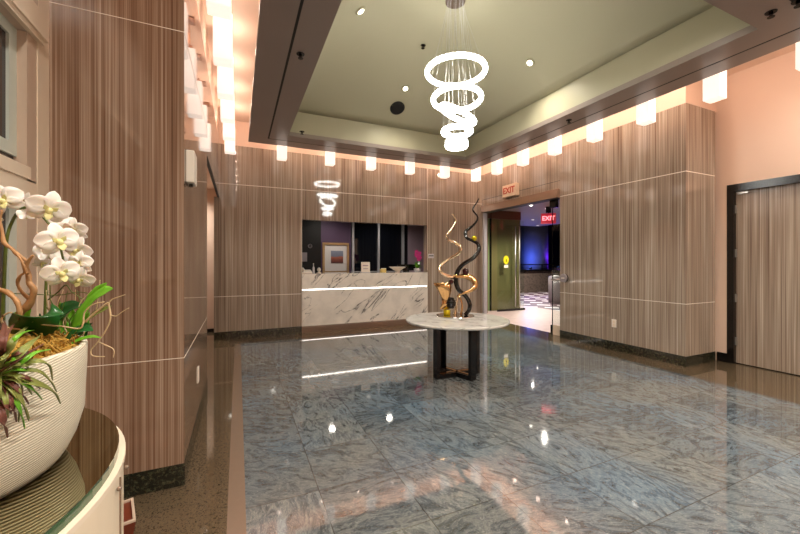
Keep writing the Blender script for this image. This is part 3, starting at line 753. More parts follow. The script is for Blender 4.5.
# ------------------------------------------------------------------ ceiling lamps in the cove
LOWB = {}
def lamp_at(x, y, label, group, proto=[None]):
    if proto[0] is None:
        t = thing('cove_lamp', label, 'ceiling lamp', (x, y, ZC), group)
        hw = .072
        sh = MB().box(x - hw, x + hw, y - hw, y + hw, 2.925, 3.31)
        sh.build('glass_shade', 'lamp_glass', t, .006)
        MB().box(x - .045, x + .045, y - .045, y + .045, 3.31, 3.35).box(x - .02, x + .02, y - .02, y + .02, 3.35, ZC - .02).build('bracket', 'wood_bracket', t)
        MB().box(x - .06, x + .06, y - .06, y + .06, ZC - .02, ZC).build('mounting_plate', 'wood_bracket', t)
        light('POINT', 'bulb', (x + .05, y - .05, 3.42), 6.5, (1, .76, .62), t, shadow_soft_size=.03)
        proto[0] = t; index_kids(); return t
    c = dup(proto[0], (x, y, ZC), label, group)
    if x < 0:
        for ch in c.children:
            if ch.type == 'LIGHT':
                if 'low' not in LOWB: LOWB['low'] = ch.data.copy(); LOWB['low'].energy = 2.8
                ch.data = LOWB['low']
    return c
ordn = ['first', 'second', 'third', 'fourth', 'fifth', 'sixth', 'seventh', 'eighth', 'ninth', 'tenth']
lamp_at(4.44, 6.11, 'frosted square ceiling lamp in the far right corner of the cove', 'square frosted lamps in the ceiling cove')
for i, x in enumerate((3.70, 2.94, 2.17, 1.43, .645)):
    lamp_at(x, 6.11, 'frosted square ceiling lamp along the back wall, %s left of the corner lamp' % ordn[i], 'square frosted lamps in the ceiling cove')
for i in range(10):
    y = 6.11 - .68 * (i + 1) + .02
    if i < 8: lamp_at(4.44, y, 'frosted square ceiling lamp along the right wall, %s in from the far corner lamp' % ordn[i], 'square frosted lamps in the ceiling cove')
for i in range(8):
    y = 6.06 - .68 * i
    lamp_at(-.115, y, 'frosted square ceiling lamp along the left wall, %s counting from the back wall' % ordn[i], 'square frosted lamps in the ceiling cove')

# chandelier
cxh, cyh = 2.235, 3.46
zc = vz(cxh, cyh)
ch = thing('chandelier', 'spiral chandelier of five glowing crystal rings hanging over the round table', 'chandelier', (cxh, cyh, zc))
MB().lathe([(.11, -.05), (.115, -.045), (.115, 0)], (cxh, cyh, zc - .01), 32).build('canopy', 'chrome', ch)
rings = [(456, 71.5, .318, 0, 0), (457, 99, .262, -4, 0), (457.5, 114.5, .205, 12, 16), (457, 131.5, .150, 0, 0), (456.5, 145.5, .100, 0, 0)]
for i, (u, v, r, tx, ty) in enumerate(rings):
    p = at(u, v, 4.0)
    M = Matrix.Rotation(R(-24), 3, 'Z') @ Matrix.Rotation(R(tx), 3, 'X') @ Matrix.Rotation(R(ty * 1.6), 3, 'Y')
    rg = MB().torus(tuple(p), r, .0255 if i < 4 else .026, 72, 8, M, .10)
    if i == 4: rg.torus((p.x, p.y, p.z + .035), r, .024, 60, 8, M, .1)
    rg.build('ring', 'ring_light', ch)
    for k in range(5):
        a = k * 2 * PI / 5 + i * .55
        q = Vector(p) + M @ Vector((math.cos(a) * r, math.sin(a) * r, .02))
        top = Vector((cxh + .085 * math.cos(a), cyh + .085 * math.sin(a), zc - .05))
        MB().tube([q, top], .0011, 5).build('wire', 'steel', ch)

# downlights, speaker, sprinklers in the vault and frame
def vnormal(p):
    e = .01; return Vector((-(vz(p.x + e, p.y) - vz(p.x - e, p.y)) / (2 * e), -(vz(p.x, p.y + e) - vz(p.x, p.y - e)) / (2 * e), 1)).normalized()
for i, (u, v, lab) in enumerate(((359, 8, 'recessed downlight in the vaulted ceiling nearest the left frame edge'), (405, 87, 'recessed downlight in the vaulted ceiling left of the chandelier'), (531, 61, 'recessed downlight in the vaulted ceiling right of the chandelier'), (None, 0, 'recessed downlight in the near right of the vaulted ceiling'))):
    if u: p = onvault(u, v)
    else: p = Vector((2.9, 2.1, vz(2.9, 2.1)))
    q = Matrix.Translation(p - vnormal(p) * .03) @ vnormal(p).to_track_quat('Z', 'Y').to_matrix().to_4x4()
    t = thing('recessed_downlight', lab, 'downlight', tuple(p))
    MB().lathe([(.045, -.008), (.058, 0), (.058, .03)], (0, 0, 0), 24, q).build('trim_ring', 'vault_paint', t)
    MB().lathe([(.034, -.012), (.034, -.008)], (0, 0, 0), 20, q).build('lens', 'bulb_glow', t)
    light('SPOT', 'downlight_source', tuple(p - Vector((0, 0, .08))), 55, NEUT, t, spot_size=R(130), spot_blend=.8, shadow_soft_size=.06)
p = onvault(397, 107); q = Matrix.Translation(p - vnormal(p) * .03) @ vnormal(p).to_track_quat('Z', 'Y').to_matrix().to_4x4()
t = thing('ceiling_speaker', 'round black speaker set in the vaulted ceiling left of the chandelier', 'speaker', tuple(p))
MB().lathe([(.085, -.03), (.105, -.012), (.112, 0), (.112, .03)], (0, 0, 0), 32, q).build('grille', 'speaker_mesh', t)
MB().lathe([(.112, -.006), (.118, -.003), (.118, .03)], (0, 0, 0), 32, q).build('trim_ring', 'black_gap', t)
def sprinkler(p, n_, lab):
    t = thing('ceiling_sprinkler', lab, 'sprinkler', tuple(p))
    MB().lathe([(.034, -.006), (.036, 0)], tuple(p), 20).build('escutcheon', 'dark_bronze', t)
    MB().lathe([(.01, -.035), (.012, -.006)], tuple(p), 12).build('stem', 'dark_bronze', t)
    MB().lathe([(.022, -.04), (.022, -.035)], tuple(p), 14).build('deflector', 'dark_bronze', t)
p = onvault(423, 44); sprinkler(p + Vector((0, 0, -.02)), 0, 'dark sprinkler head in the vaulted ceiling beside the chandelier wires')
for u, v, lab in ((300.5, 54, 'dark sprinkler head in the left side of the ceiling frame'), (302, 131.5, 'dark sprinkler head in the back left corner of the ceiling frame'),
                  (771, 12, 'dark sprinkler head in the near right corner of the ceiling frame'), (569, 120, 'dark sprinkler head midway along the right side of the ceiling frame'), (798, 1, 'dark sprinkler head at the near right end of the ceiling frame')):
    sprinkler(onz(u, v, HF), 0, lab)

# ------------------------------------------------------------------ round table and sculpture
TC = Vector((2.235, 3.43, 0)); TH = .635
t = thing('round_table', 'round white marble table on black crossed legs under the chandelier', 'table', tuple(TC))
MB().lathe([(.555, -.03), (.566, -.026), (.572, -.015), (.568, -.003), (.560, 0)], (TC.x, TC.y, TH), 96).build('table_top', 'table_marble', t)
MB().lathe([(.40, -.045), (.40, -.03)], (TC.x, TC.y, TH), 48).build('under_plate', 'black_gloss', t)
fl = onz(438, 379, 0); frp = onz(474, 381, 0); blp = onz(444, 371.5, 0); brp = frp + blp - fl
cm = (fl + frp + blp + brp) / 4; sh = Vector((TC.x - cm.x, TC.y - cm.y, 0))
for a, c in ((fl, brp), (blp, frp)):
    a = a + sh; c = c + sh
    d = (c - a); L_ = d.length; M = Matrix.Translation(a) @ Matrix.Rotation(math.atan2(d.y, d.x), 4, 'Z')
    MB().box(-.02, .02, -.045, .045, 0, TH - .045, M).build('leg', 'black_gloss', t, .003)
    MB().box(L_ - .02, L_ + .02, -.045, .045, 0, TH - .045, M).build('leg', 'black_gloss', t, .003)
    MB().box(.02, L_ - .02, -.045, .045, 0, .05, M).build('cross_bar', 'black_gloss', t, .003)
    MB().box(.03, L_ - .03, -.012, .012, .05, .0535, M).build('cross_bar_inlay', 'gold', t)

D = 3.97
def sp3(pts, dz=None):
    out = []
    for i, (u, v) in enumerate(pts):
        dd = D + (dz[i] if dz else .05 * math.sin(i * 1.7)); out.append(at(u, v, dd))
    return out
bp = onz(455, 316, TH)
D = (bp.x * SS + bp.y * CC)
sc = thing('sculpture', 'abstract sculpture of twisting gold and black ribbons on the round table', 'sculpture', (bp.x, bp.y, TH))
MB().lathe([(.22, 0), (.225, .005), (.222, .012), (.215, .014)], (bp.x, bp.y, TH), 48).build('mirror_base', 'chrome', sc)
G = sp3([(452.4, 214), (455.6, 220.6), (452, 229), (447, 235), (448, 240), (455.4, 243), (460.3, 247.4), (459, 253), (450.3, 258.4), (441, 265.4), (440.6, 272), (448.9, 276.7), (456, 276.5)])
c_ = crom(G, 6); MB().tube(c_, lerps([.012, .017, .020, .022, .020, .019, .022, .018, .021, .019, .022, .026, .032], len(c_)), 12, .7).build('gold_ribbon', 'rose_gold', sc)
G = sp3([(455, 276.5), (462, 276), (468.5, 277), (474.2, 281), (475, 287), (468.5, 291.5), (461, 294), (457, 297)], [0, .04, .05, .03, 0, -.03, -.03, -.02])
c_ = crom(G, 6); MB().tube(c_, lerps([.024, .03, .042, .045, .03, .018, .014, .012], len(c_)), 14, .8).build('gold_loop', 'gold', sc)
G = sp3([(458.5, 295), (456.5, 303), (456, 310), (455, 315)], [-.02, 0, .02, .02]); c_ = crom(G, 5)
MB().tube(c_, lerps([.014, .022, .026, .034], len(c_)), 10, .7).build('gold_leg', 'rose_gold', sc)
G = sp3([(458.5, 295), (461.5, 302), (462, 309), (461, 315)], [-.02, -.04, -.05, -.04]); c_ = crom(G, 5)
MB().tube(c_, lerps([.012, .016, .016, .022], len(c_)), 10, .7).build('gold_leg', 'gold', sc)
G = sp3([(478.5, 199), (476.5, 203), (472.8, 209.6), (477.8, 217.5), (473.7, 224.8), (465.8, 231.5), (466.6, 237.6), (471.5, 240.3), (477.6, 243.7), (478.8, 249.8), (473.8, 257.5), (463.5, 264), (457.8, 271), (455.9, 280.9), (458.7, 289.7), (465.7, 296.3), (469.6, 303.4), (469, 310), (465, 315)])
c_ = crom(G, 6); MB().tube(c_, lerps([.009, .010, .012, .011, .014, .02, .018, .017, .022, .026, .022, .024, .026, .028, .026, .024, .026, .024, .022], len(c_)), 12, .75).build('black_ribbon', 'dark_bronze', sc)
# flared gold vessel on the left
pr = [(449.5, 437.5, 309), (449, 440, 303), (450, 439, 297), (451.5, 436, 291), (452, 433, 287), (451, 431, 283)]
vs = []; fs = []; m = 20
for r_u, l_u, v in pr:
    a = at(l_u + 2, v, D); b_ = at(r_u, v, D); c = (a + b_) / 2; hw = (b_ - a).length / 2 * .98; dx = (b_ - a).normalized(); dy = Vector((SS, CC, 0))
    for k in range(m):
        an = 2 * PI * k / m; vs.append(c + dx * hw * math.cos(an) + dy * hw * .6 * math.sin(an))
for i in range(len(pr) - 1):
    for k in range(m): a = i * m + k; b_ = i * m + (k + 1) % m; fs.append((a, b_, b_ + m, a + m))
mb = MB().add(vs, fs, True); o = mb.build('gold_hood', 'gold', sc); s_ = o.modifiers.new('shell', 'SOLIDIFY'); s_.thickness = .006
p = at(447, 313, D - .02); MB().lathe([(.038, 0), (.042, .01), (.042, .055), (.036, .062)], (p.x, p.y, TH + .014), 20).build('gold_block', 'yellow_gold', sc)
p = at(450.5, 303, D); mb = MB()
for k in range(5): mb.torus((p.x, p.y, p.z - .05 + k * .025), [.032, .045, .05, .045, .032][k], .012, 28, 8)
mb.build('striped_orb', 'dark_bronze', sc)
p = at(451, 282, D); MB().ball(tuple(p), .03).build('small_orb', 'maroon_gloss', sc)
p = at(465.5, 271.3, D + .04); MB().ball(tuple(p), .039).build('red_orb', 'maroon_gloss', sc)
p = at(474.2, 238.4, D - .01); MB().ball(tuple(p), .033).build('yellow_orb', 'yellow_gold', sc)

# ------------------------------------------------------------------ console, bowl, orchid
K = .846
TZ = H - .52 * K
cc = Vector((-1.005, 1.145)) * K; rr = .708 * K
def dshape(r, x_min=XN + .005, n=48):
    # arc of the circle right of the wall
    a1 = math.acos((x_min - cc.x) / r); return [(cc.x + r * math.cos(a), cc.y + r * math.sin(a)) for a in [(-a1 + 2 * a1 * i / n) for i in range(n + 1)]]
cs = thing('console_table', 'cream bow-fronted console cabinet with a dark glass top against the left wall', 'console table', (-.5, .97, 0))
MB().prism(dshape(rr + .006), .10, TZ - .034).build('cabinet_body', 'console_cream', cs)
MB().prism(dshape(rr - .03), 0, .10).build('plinth', 'black_wood', cs)
MB().prism(dshape(rr + .010), TZ - .034, TZ - .022).build('top_moulding', 'trim_paint', cs)
MB().prism(dshape(rr - .003), TZ - .022, TZ - .002).build('glass_edge', 'glass_edge', cs)
MB().prism(dshape(rr - .003), TZ - .002, TZ).build('glass_top', 'smoked_glass', cs)
for a in (R(4), R(-40), R(40)):
    M = Matrix.Translation((cc.x, cc.y, 0)) @ Matrix.Rotation(a, 4, 'Z')
    MB().box(rr + .004, rr + .0095, -.0012, .0012, .10, TZ - .05, M).build('door_joint', 'bronze_strip', cs)
for a in (R(1), R(10)):
    M = Matrix.Translation((cc.x, cc.y, 0)) @ Matrix.Rotation(a, 4, 'Z')
    MB().ball(tuple(M @ Vector((rr + .012, 0, TZ - .06))), .005, 10).build('stud', 'bronze_strip', cs)
_p = at(108, 534, 1.60); bx, by = _p.x, _p.y
t = thing('waste_bin', 'brown leather waste bin with pale rim beside the console', 'waste bin', (bx, by, 0))
M = Matrix.Translation((bx, by, 0)) @ Matrix.Rotation(R(15), 4, 'Z')
def tap(z0, z1, a0, a1, mb, M):
    return mb.add([(-a0, -a0, z0), (a0, -a0, z0), (a0, a0, z0), (-a0, a0, z0), (-a1, -a1, z1), (a1, -a1, z1), (a1, a1, z1), (-a1, a1, z1)], [(0, 3, 2, 1), (4, 5, 6, 7), (0, 1, 5, 4), (1, 2, 6, 5), (2, 3, 7, 6), (3, 0, 4, 7)], False, M)
tap(0, .13, .075, .095, MB(), M).build('bin_body', 'leather_brown', t)
rb = frame_ring(MB(), (-.095, .095, -.095, .095), (-.085, .085, -.085, .085), .13, .14); rb.v = [M @ v for v in rb.v]; rb.build('rim', 'casing_paint', t)

BC = Vector((-.68 * K, 1.215 * K, TZ))
pl = thing('orchid_planter', 'large ribbed white bowl planter of white orchids and driftwood on the console', 'planter', tuple(BC))
prof = [(.225, 0), (.250, .003), (.262, .02), (.280, .06), (.296, .12), (.298, .18), (.301, .24), (.302, .292), (.300, .298), (.290, .298), (.288, .27)]
prof = [(a * K, b_ * K) for a, b_ in prof]
mb = MB(); nseg = 96
mb.lathe(prof, tuple(BC), nseg, caps=False)
bo = mb.build('bowl', 'ribbed_ceramic', pl)
uvl = bo.data.uv_layers.new(name='uv')
for poly in bo.data.polygons:
    cen = poly.center; ac = math.atan2(cen.y, cen.x)
    for li in poly.loop_indices:
        v = bo.data.vertices[bo.data.loops[li].vertex_index].co
        a = math.atan2(v.y, v.x)
        while a - ac > PI: a -= 2 * PI
        while a - ac < -PI: a += 2 * PI
        uvl.data[li].uv = (a * .30, v.z * 2.0)
# moss
vs = []; fs = []; nr, na = 12, 60
for i in range(nr + 1):
    for k in range(na):
        r_ = .289 * K * i / nr; a = 2 * PI * k / na
        px, py = BC.x + r_ * math.cos(a), BC.y + r_ * math.sin(a)
        z = TZ + .285 * K + .035 * (1 - (i / nr) ** 2) + .022 * noise.noise(Vector((px * 18, py * 18, 0))) + .012 * noise.noise(Vector((px * 60, py * 60, 3)))
        vs.append((px, py, z))
for i in range(nr):
    for k in range(na): a = i * na + k; b_ = i * na + (k + 1) % na; fs.append((a, b_, b_ + na, a + na))
mo = MB().add(vs, fs, True).build('moss', 'moss', pl); mo['kind'] = 'stuff'
tuft = MB()
for k in range(900):
    a = random.random() * 2 * PI; r_ = .286 * K * math.sqrt(random.random()); b0 = Vector((BC.x + r_ * math.cos(a), BC.y + r_ * math.sin(a), TZ + .29 * K + .02 * (1 - r_ / .3)))
    d = Vector((random.uniform(-1, 1), random.uniform(-1, 1), random.uniform(.2, 1.2))) * .018
    d2 = d + Vector((random.uniform(-1, 1), random.uniform(-1, 1), random.uniform(-.5, .6))) * .014
    tuft.tube([b0, b0 + d, b0 + d2], [.0022, .002, .0008], 4)
tf = tuft.build('moss_fibre', 'moss', pl); tf['kind'] = 'stuff'
def atp(pts, d): return [at(u, v, K * (d if not isinstance(d, list) else d[min(i, len(d) - 1)])) for i, (u, v) in enumerate(pts)]
def branch(name, pts, d, r, mat, n=6, wig=0):
    c = crom(atp(pts, d), n)
    r = [q * K for q in r]; rl = lerps(r, len(c))
    if mat == 'bark': rl = [q * .78 * (1 + .35 * noise.noise(p * 60)) for q, p in zip(rl, c)]
    if wig: c = [p + Vector(noise.noise_vector(p * 25)) * wig for p in c]
    return MB().tube(c, rl, 8).build(name, mat, pl)
# orchid stems
branch('orchid_stem', [(8, 352), (3, 318), (4, 290), (5, 262), (7, 238), (12, 222), (20, 210), (30, 207.5), (40, 214), (48, 223), (56, 236), (61, 250), (64, 264), (66, 276)], [1.12] * 6 + [1.08] * 8, [.005, .0045, .0035, .0025], 'stem_green')
branch('orchid_stem', [(-14, 345), (-16, 290), (-14, 240), (-6, 210), (4, 203)], 1.16, [.005, .004, .0025], 'stem_green')
branch('orchid_stem', [(44, 345), (45, 310), (46, 285), (47, 262), (49, 250), (60, 240), (74, 238)], 1.2, [.0045, .004, .002], 'stem_green')
# driftwood
branch('driftwood', [(14, 350), (17, 325), (20, 314), (29, 303), (34, 290.6), (28, 281), (25.8, 267), (29, 260), (34, 255)], 1.05, [.017, .013, .012, .010, .008, .003], 'bark', wig=.006)
branch('driftwood', [(28, 262), (19, 254.6), (12, 249), (6.7, 245.6), (3, 238), (1, 222), (2, 210)], 1.05, [.006, .006, .007, .005, .003], 'bark', wig=.004)
branch('driftwood', [(-22, 285), (-8, 286), (0, 289.4), (8, 293), (15.7, 300.7), (19, 311), (19, 318)], 1.03, [.008, .008, .008, .009], 'bark', wig=.004)
branch('driftwood', [(31, 300), (22, 292), (18, 284), (20, 276), (24, 272), (22, 262)], 1.07, [.006, .005, .003], 'bark', wig=.004)
branch('driftwood', [(16, 252), (20, 258), (24, 266), (27, 274)], 1.04, [.003, .004, .005], 'bark', wig=.003)
# curly willow
branch('willow_twig', [(86, 322), (98, 310), (108, 303), (109, 306), (110.6, 318), (107, 328), (103, 335), (95.6, 344), (91, 350), (93, 355.5), (105, 356.4)], 1.02, [.003, .0025, .0018, .0015], 'twig', wig=.002)
branch('willow_twig', [(98, 342), (105, 345), (112, 348), (114.3, 352), (113.5, 358)], 1.02, [.0018, .001], 'twig', wig=.002)
branch('willow_twig', [(108, 304), (112.4, 299.3), (119, 297), (125.5, 294.6)], 1.02, [.0018, .001], 'twig', wig=.002)
branch('willow_twig', [(110, 315), (116, 316), (122, 312), (129, 307.7)], 1.02, [.0015, .0009], 'twig', wig=.002)
branch('willow_twig', [(40, 324), (60, 326.5), (78.7, 328.4), (84, 322), (85, 312), (92, 305), (104, 302)], 1.0, [.002, .002, .0015], 'twig', wig=.002)
branch('willow_twig', [(30, 336), (20, 330), (8, 328), (2, 318), (10, 312), (18, 318)], .98, [.003, .002], 'twig', wig=.003)
branch('willow_twig', [(0, 293), (40, 294.5), (60, 295), (80, 292), (95, 296)], 1.1, [.0014, .0012], 'stem_green')
branch('willow_twig', [(48, 300), (58, 292), (66, 285), (72, 292), (84, 300)], 1.15, [.002, .0015], 'stem_green')
branch('willow_twig', [(95, 316), (97, 306), (99, 290), (100, 280)], 1.08, [.002, .001], 'twig')
branch('willow_twig', [(60, 315), (52, 300), (50, 285), (44, 272), (40, 262)], 1.14, [.002, .001], 'stem_green', wig=.004)
# leaves
def leaf(name, pts, d, w, mat, nrm, cup=.35):
    c = crom(atp(pts, d), 5); n_ = len(c)
    return MB().strip(c, lerps([q * K for q in w], n_), Vector(nrm), cup).build(name, mat, pl)
leaf('orchid_leaf', [(10, 362), (18, 348), (28, 332), (38, 320), (50, 314), (64, 314)], [1.02, 1.02, 1.0, .98, .98, 1.0], [.010, .036, .050, .050, .034, .002], 'leaf_dark', (.55, -.35, .8))
leaf('orchid_leaf', [(26, 340), (22, 326), (24, 316), (31, 309)], [1.12], [.006, .026, .026, .002], 'leaf_bright', (.3, -.9, .3))
leaf('orchid_leaf', [(48, 342), (54, 328), (62, 316), (72, 309), (84, 306)], [1.12, 1.1, 1.08], [.008, .034, .036, .028, .002], 'leaf_dark', (.2, -.6, .75))
leaf('orchid_leaf', [(66, 340), (76, 328), (84, 314), (94, 300), (106, 292), (113, 289)], [1.06], [.006, .018, .02, .017, .02, .003], 'leaf_bright', (-.1, -.6, .7))
leaf('orchid_leaf', [(84, 310), (92, 298), (100, 290), (107, 283)], [1.07], [.004, .012, .014, .002], 'leaf_bright', (-.2, -.8, .3))
leaf('orchid_leaf', [(66, 342), (74, 335), (84, 330), (93, 331)], [1.04], [.006, .022, .022, .002], 'leaf_dark', (.1, -.5, .8))
leaf('orchid_leaf', [(88, 320), (96, 314), (104, 310), (112, 306)], [1.05], [.003, .010, .009, .001], 'leaf_olive', (0, -.7, .7))
leaf('orchid_leaf', [(70, 345), (80, 340), (92, 337), (101, 338)], [1.0], [.003, .006, .005, .001], 'leaf_bright', (0, -.6, .7))
EXTRA = []
_rs = random.Random(3)
for k in range(18):
    a = R(-75 + k * 9.5); L_ = _rs.uniform(26, 46); bend = _rs.uniform(4, 14)
    x0_, y0_ = -2 + _rs.uniform(-4, 4), 378 + _rs.uniform(-5, 5)
    EXTRA.append(([(x0_, y0_), (x0_ + L_ * .45 * math.cos(a), y0_ + L_ * .45 * math.sin(a) - 3), (x0_ + L_ * .8 * math.cos(a), y0_ + L_ * .8 * math.sin(a) + bend * .3), (x0_ + L_ * math.cos(a), y0_ + L_ * math.sin(a) + bend)], ['leaf_olive', 'leaf_olive', 'leaf_bright', 'leaf_red'][k % 4], .008))
for k in range(16):
    u0 = 44 + k * 2.7; v0 = 342 - (k % 3) * 3; dx_ = _rs.uniform(-14, 20); dy_ = -_rs.uniform(10, 34)
    leaf('orchid_leaf' if k % 3 else 'fern_leaf', [(u0, v0), (u0 + dx_ * .4, v0 + dy_ * .6), (u0 + dx_, v0 + dy_)], [1.12 + .01 * (k % 4)], [.002, .010 + .004 * (k % 3), .008, .001], ['leaf_dark', 'leaf_olive', 'leaf_bright'][k % 3], (.1 * (k % 5) - .2, -.8, .5))
for k in range(7):
    u0 = 46 + k * 6
    branch('willow_twig', [(u0, 340), (u0 + _rs.uniform(-8, 8), 322), (u0 + _rs.uniform(-12, 14), 306), (u0 + _rs.uniform(-16, 20), 290)], 1.08 + .02 * (k % 3), [.0018, .0014, .0008], 'stem_green' if k % 2 else 'twig', wig=.005)
# spiky air plant, rooted at the near edge of the bowl
RIMZ = TZ + .298 * K
def drape(u, v, lift):
    rd = ray(u, v); A_ = EYE.x - BC.x; B_ = EYE.y - BC.y; rad = .302 * K + lift
    if rd.z < 0:
        p = EYE + rd * ((RIMZ + lift - H) / rd.z)
        if (p.x - BC.x) ** 2 + (p.y - BC.y) ** 2 < rad * rad: return p
    qa = rd.x ** 2 + rd.y ** 2; qb = 2 * (A_ * rd.x + B_ * rd.y); qc = A_ * A_ + B_ * B_ - rad * rad; ds = qb * qb - 4 * qa * qc
    if ds <= 0: return EYE + rd * (-qb / (2 * qa))
    p = EYE + rd * ((-qb - math.sqrt(ds)) / (2 * qa))
    return p if p.z < RIMZ + lift else EYE + rd * min((-qb + math.sqrt(ds)) / (2 * qa), .95 * K)
for i, (pts, mat, w) in enumerate(EXTRA + [
    ([(0, 382), (16, 380), (34, 384), (52, 392), (60, 404)], 'leaf_olive', .016), ([(2, 384), (12, 388), (18, 400), (18, 422)], 'leaf_olive', .014),
    ([(-4, 388), (4, 398), (9, 410), (11, 414)], 'leaf_red', .012), ([(-8, 390), (-2, 408), (3, 424), (7, 438)], 'leaf_red', .013),
    ([(0, 376), (14, 360), (26, 348), (40, 336)], 'leaf_olive', .017), ([(-2, 374), (8, 352), (16, 338), (33, 322)], 'leaf_olive', .014),
    ([(-6, 372), (0, 350), (4, 330), (2, 314)], 'leaf_red', .013), ([(4, 378), (22, 366), (36, 362), (48, 366), (52, 380)], 'leaf_olive', .012),
    ([(2, 380), (20, 372), (38, 372), (50, 382), (56, 392)], 'leaf_olive', .008), ([(0, 378), (18, 366), (34, 354), (50, 350)], 'leaf_bright', .01),
    ([(-8, 374), (-16, 350), (-14, 330), (-8, 320)], 'leaf_olive', .014), ([(-2, 376), (10, 366), (24, 356), (44, 344)], 'leaf_red', .008),
    ([(-10, 384), (-24, 392), (-30, 410)], 'leaf_olive', .014), ([(0, 372), (10, 346), (22, 334), (36, 330)], 'leaf_bright', .007),
    ([(2, 382), (14, 376), (20, 384), (22, 400)], 'leaf_olive', .006), ([(0, 374), (4, 344), (10, 330), (20, 318)], 'leaf_red', .006)]):
    c = []
    for q_, (u, v) in enumerate(crom([(a_, b_, 0) for a_, b_ in pts], 6) and [(p_.x, p_.y) for p_ in crom([(a_, b_, 0) for a_, b_ in pts], 6)]):
        n_pt = len(pts) * 6 - 5; lift = .012 + .05 * math.sin(min(1, q_ / n_pt) * PI)
        c.append(drape(u, v, lift))
    MB().strip(c, lerps([w * .62 * K, w * .6 * K, w * .38 * K, .001], len(c)), Vector((.35, -.5, .75)), .5).build('air_plant_leaf', mat, pl)
for u, v, r_ in ((42, 351, .016), (36, 356, .012), (48, 354, .011)):
    p = at(u, v, .93 * K); MB().ball(tuple(p), r_ * K, 12, .6).build('pebble', 'pebble', pl)

def flower_mesh():
    mb = MB()
    def petal(ang, L, wd, bend):
        d = Vector((math.cos(ang), 0, math.sin(ang))); pts = []; ws = []
        for i in range(9):
            t_ = i / 8; pts.append(d * L * t_ + Vector((0, bend * (t_ * t_) - .004 * math.sin(t_ * 3), 0)))
            ws.append(wd * (math.sin(min(1, t_ * 1.02) * PI) ** .55 if 0 < t_ < 1 else .06))
        mb.strip(pts, ws, Vector((0, -1, 0)), .18, .0008)
    for a in (R(8), R(172)): petal(a, .047, .026, .006)
    for a in (R(90), R(222), R(318)): petal(a, .046, .0165, .010)
    return mb
def lip_mesh():
    mb = MB(); mb.ball((0, -.010, -.006), .0085, 12, 1.1)
    mb.strip([Vector((0, -.006, -.008)), Vector((0, -.018, -.018)), Vector((0, -.020, -.028))], [.005, .010, .002], Vector((0, -.6, .6)))
    mb.strip([Vector((0, -.006, -.004)), Vector((.010, -.014, .002)), Vector((.014, -.016, .008))], [.003, .006, .001], Vector((0, -1, 0)))
    mb.strip([Vector((0, -.006, -.004)), Vector((-.010, -.014, .002)), Vector((-.014, -.016, .008))], [.003, .006, .001], Vector((0, -1, 0)))
    return mb
off = MB(); proto = None
FL = [(4, 200, 1.08, 1.15, 10, -8), (49, 208, 1.03, 1.15, -28, 10), (75, 230, 1.1, .85, 30, 5), (58, 240, 1.02, 1.12, -30, -5), (78, 249, 1.1, .9, 25, 8), (48, 251, 1.12, .85, 160, 0),
      (80, 263, 1.08, .85, 30, -10), (61, 272, 1.02, 1.0, -25, 0), (80, 278, 1.08, .85, 10, 20), (30, 204, 1.12, .8, 40, 15), (64, 256, 1.12, .9, 150, 10), (-16, 214, 1.1, 1.05, 20, 0), (42, 262, 1.13, .6, -60, 20), (26, 214, 1.08, .5, 170, 0), (62, 222, 1.1, .8, 200, 10)]
me_p = me_l = None
for i, (u, v, d, s_, rz, rx) in enumerate(FL):
    p = at(u, v, d * K); s_ *= K * .94
    M = Matrix.Translation(p) @ Matrix.Rotation(-YAW + R(30) - R(rz) * .9, 4, 'Z') @ Matrix.Rotation(R(rx + 8), 4, 'X') @ Matrix.Rotation(R((i * 37) % 50 - 25), 4, 'Y') @ Matrix.Scale(s_, 4)
    a = MB(); src = flower_mesh(); a.add(src.v, src.f, True, M); fo_ = a.build('orchid_flower', 'petal_white', pl)
    a = MB(); src = lip_mesh(); a.add(src.v, src.f, True, M); a.build('flower_lip', 'petal_lip', fo_)

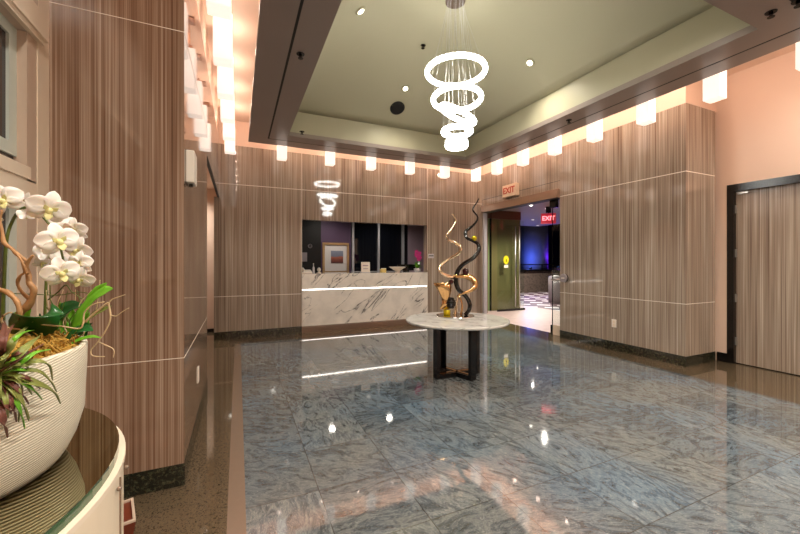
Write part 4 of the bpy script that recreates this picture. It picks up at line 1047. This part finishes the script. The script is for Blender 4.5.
# ------------------------------------------------------------------ lights in recess: reception downlights, then added fill lamps for corridor, entry and lobby
for i, (x, y, z, e, lab) in enumerate(((1.97, 8.2, 2.6, 42, 'left recessed downlight over the reception alcove'), (3.39, 8.2, 2.6, 42, 'right recessed downlight over the reception alcove'),
                               (-1.0, 7.05, 2.6, 110, 'added fill downlight in the side corridor ceiling'), (6.1, 5.9, 2.6, 190, 'added fill downlight in the entry ceiling just inside the glass door'), (8.4, 8.6, 2.6, 260, 'added fill downlight in the entry soffit nearest the paving'), (9.9, 9.9, 2.6, 420, 'added fill downlight in the entry soffit nearest the stone wall'),  # corridor and entry lamps added to brighten the dark surfaces there
                               (1.2, -1.2, ZC, 300, 'unseen added fill light in the lobby ceiling, left rear'), (3.6, -1.2, ZC, 300, 'unseen added fill light in the lobby ceiling, right rear'), (2.4, .2, ZC, 260, 'unseen added fill light in the lobby ceiling, centre'),  # lobby lamps out of view, added as general fill
                               (5.1, .9, ZC, 130, 'unseen added fill light in the lobby ceiling by the veneer door'), (-.2, .6, ZC, 150, 'unseen added fill light in the lobby ceiling above the console'))):
    t = thing('recessed_downlight', lab, 'downlight', (x, y, z))
    MB().lathe([(.05, -.012), (.06, 0)], (x, y, z), 20).build('trim_ring', 'silver_frame', t)
    MB().lathe([(.038, -.016), (.038, -.012)], (x, y, z), 16).build('lens', 'lens_dim' if 'entry' in lab else 'bulb_glow', t)
    light('SPOT', 'downlight_source', (x, y, z - .03), e, NEUT, t, spot_size=R(150), spot_blend=.8, shadow_soft_size=.015 if 'entry' in lab else .06)

# ------------------------------------------------------------------ world and view
w = bpy.data.worlds.new('world'); SC.world = w; w.use_nodes = True
w.node_tree.nodes['Background'].inputs[0].default_value = (.02, .03, .08, 1); w.node_tree.nodes['Background'].inputs[1].default_value = .3
vs_ = SC.view_settings; vs_.view_transform = 'Standard'; vs_.look = 'None'; vs_.gamma = 1; vs_.exposure = 0.30
vs_.use_curve_mapping = False
SC.cycles.use_denoising = True; SC.cycles.max_bounces = 8; SC.cycles.diffuse_bounces = 4; SC.cycles.glossy_bounces = 4
SC.cycles.transparent_max_bounces = 8; SC.cycles.sample_clamp_indirect = 6; SC.cycles.caustics_reflective = False; SC.cycles.caustics_refractive = False
for o in list(bpy.data.objects):
    if '_w' in o: del o['_w']
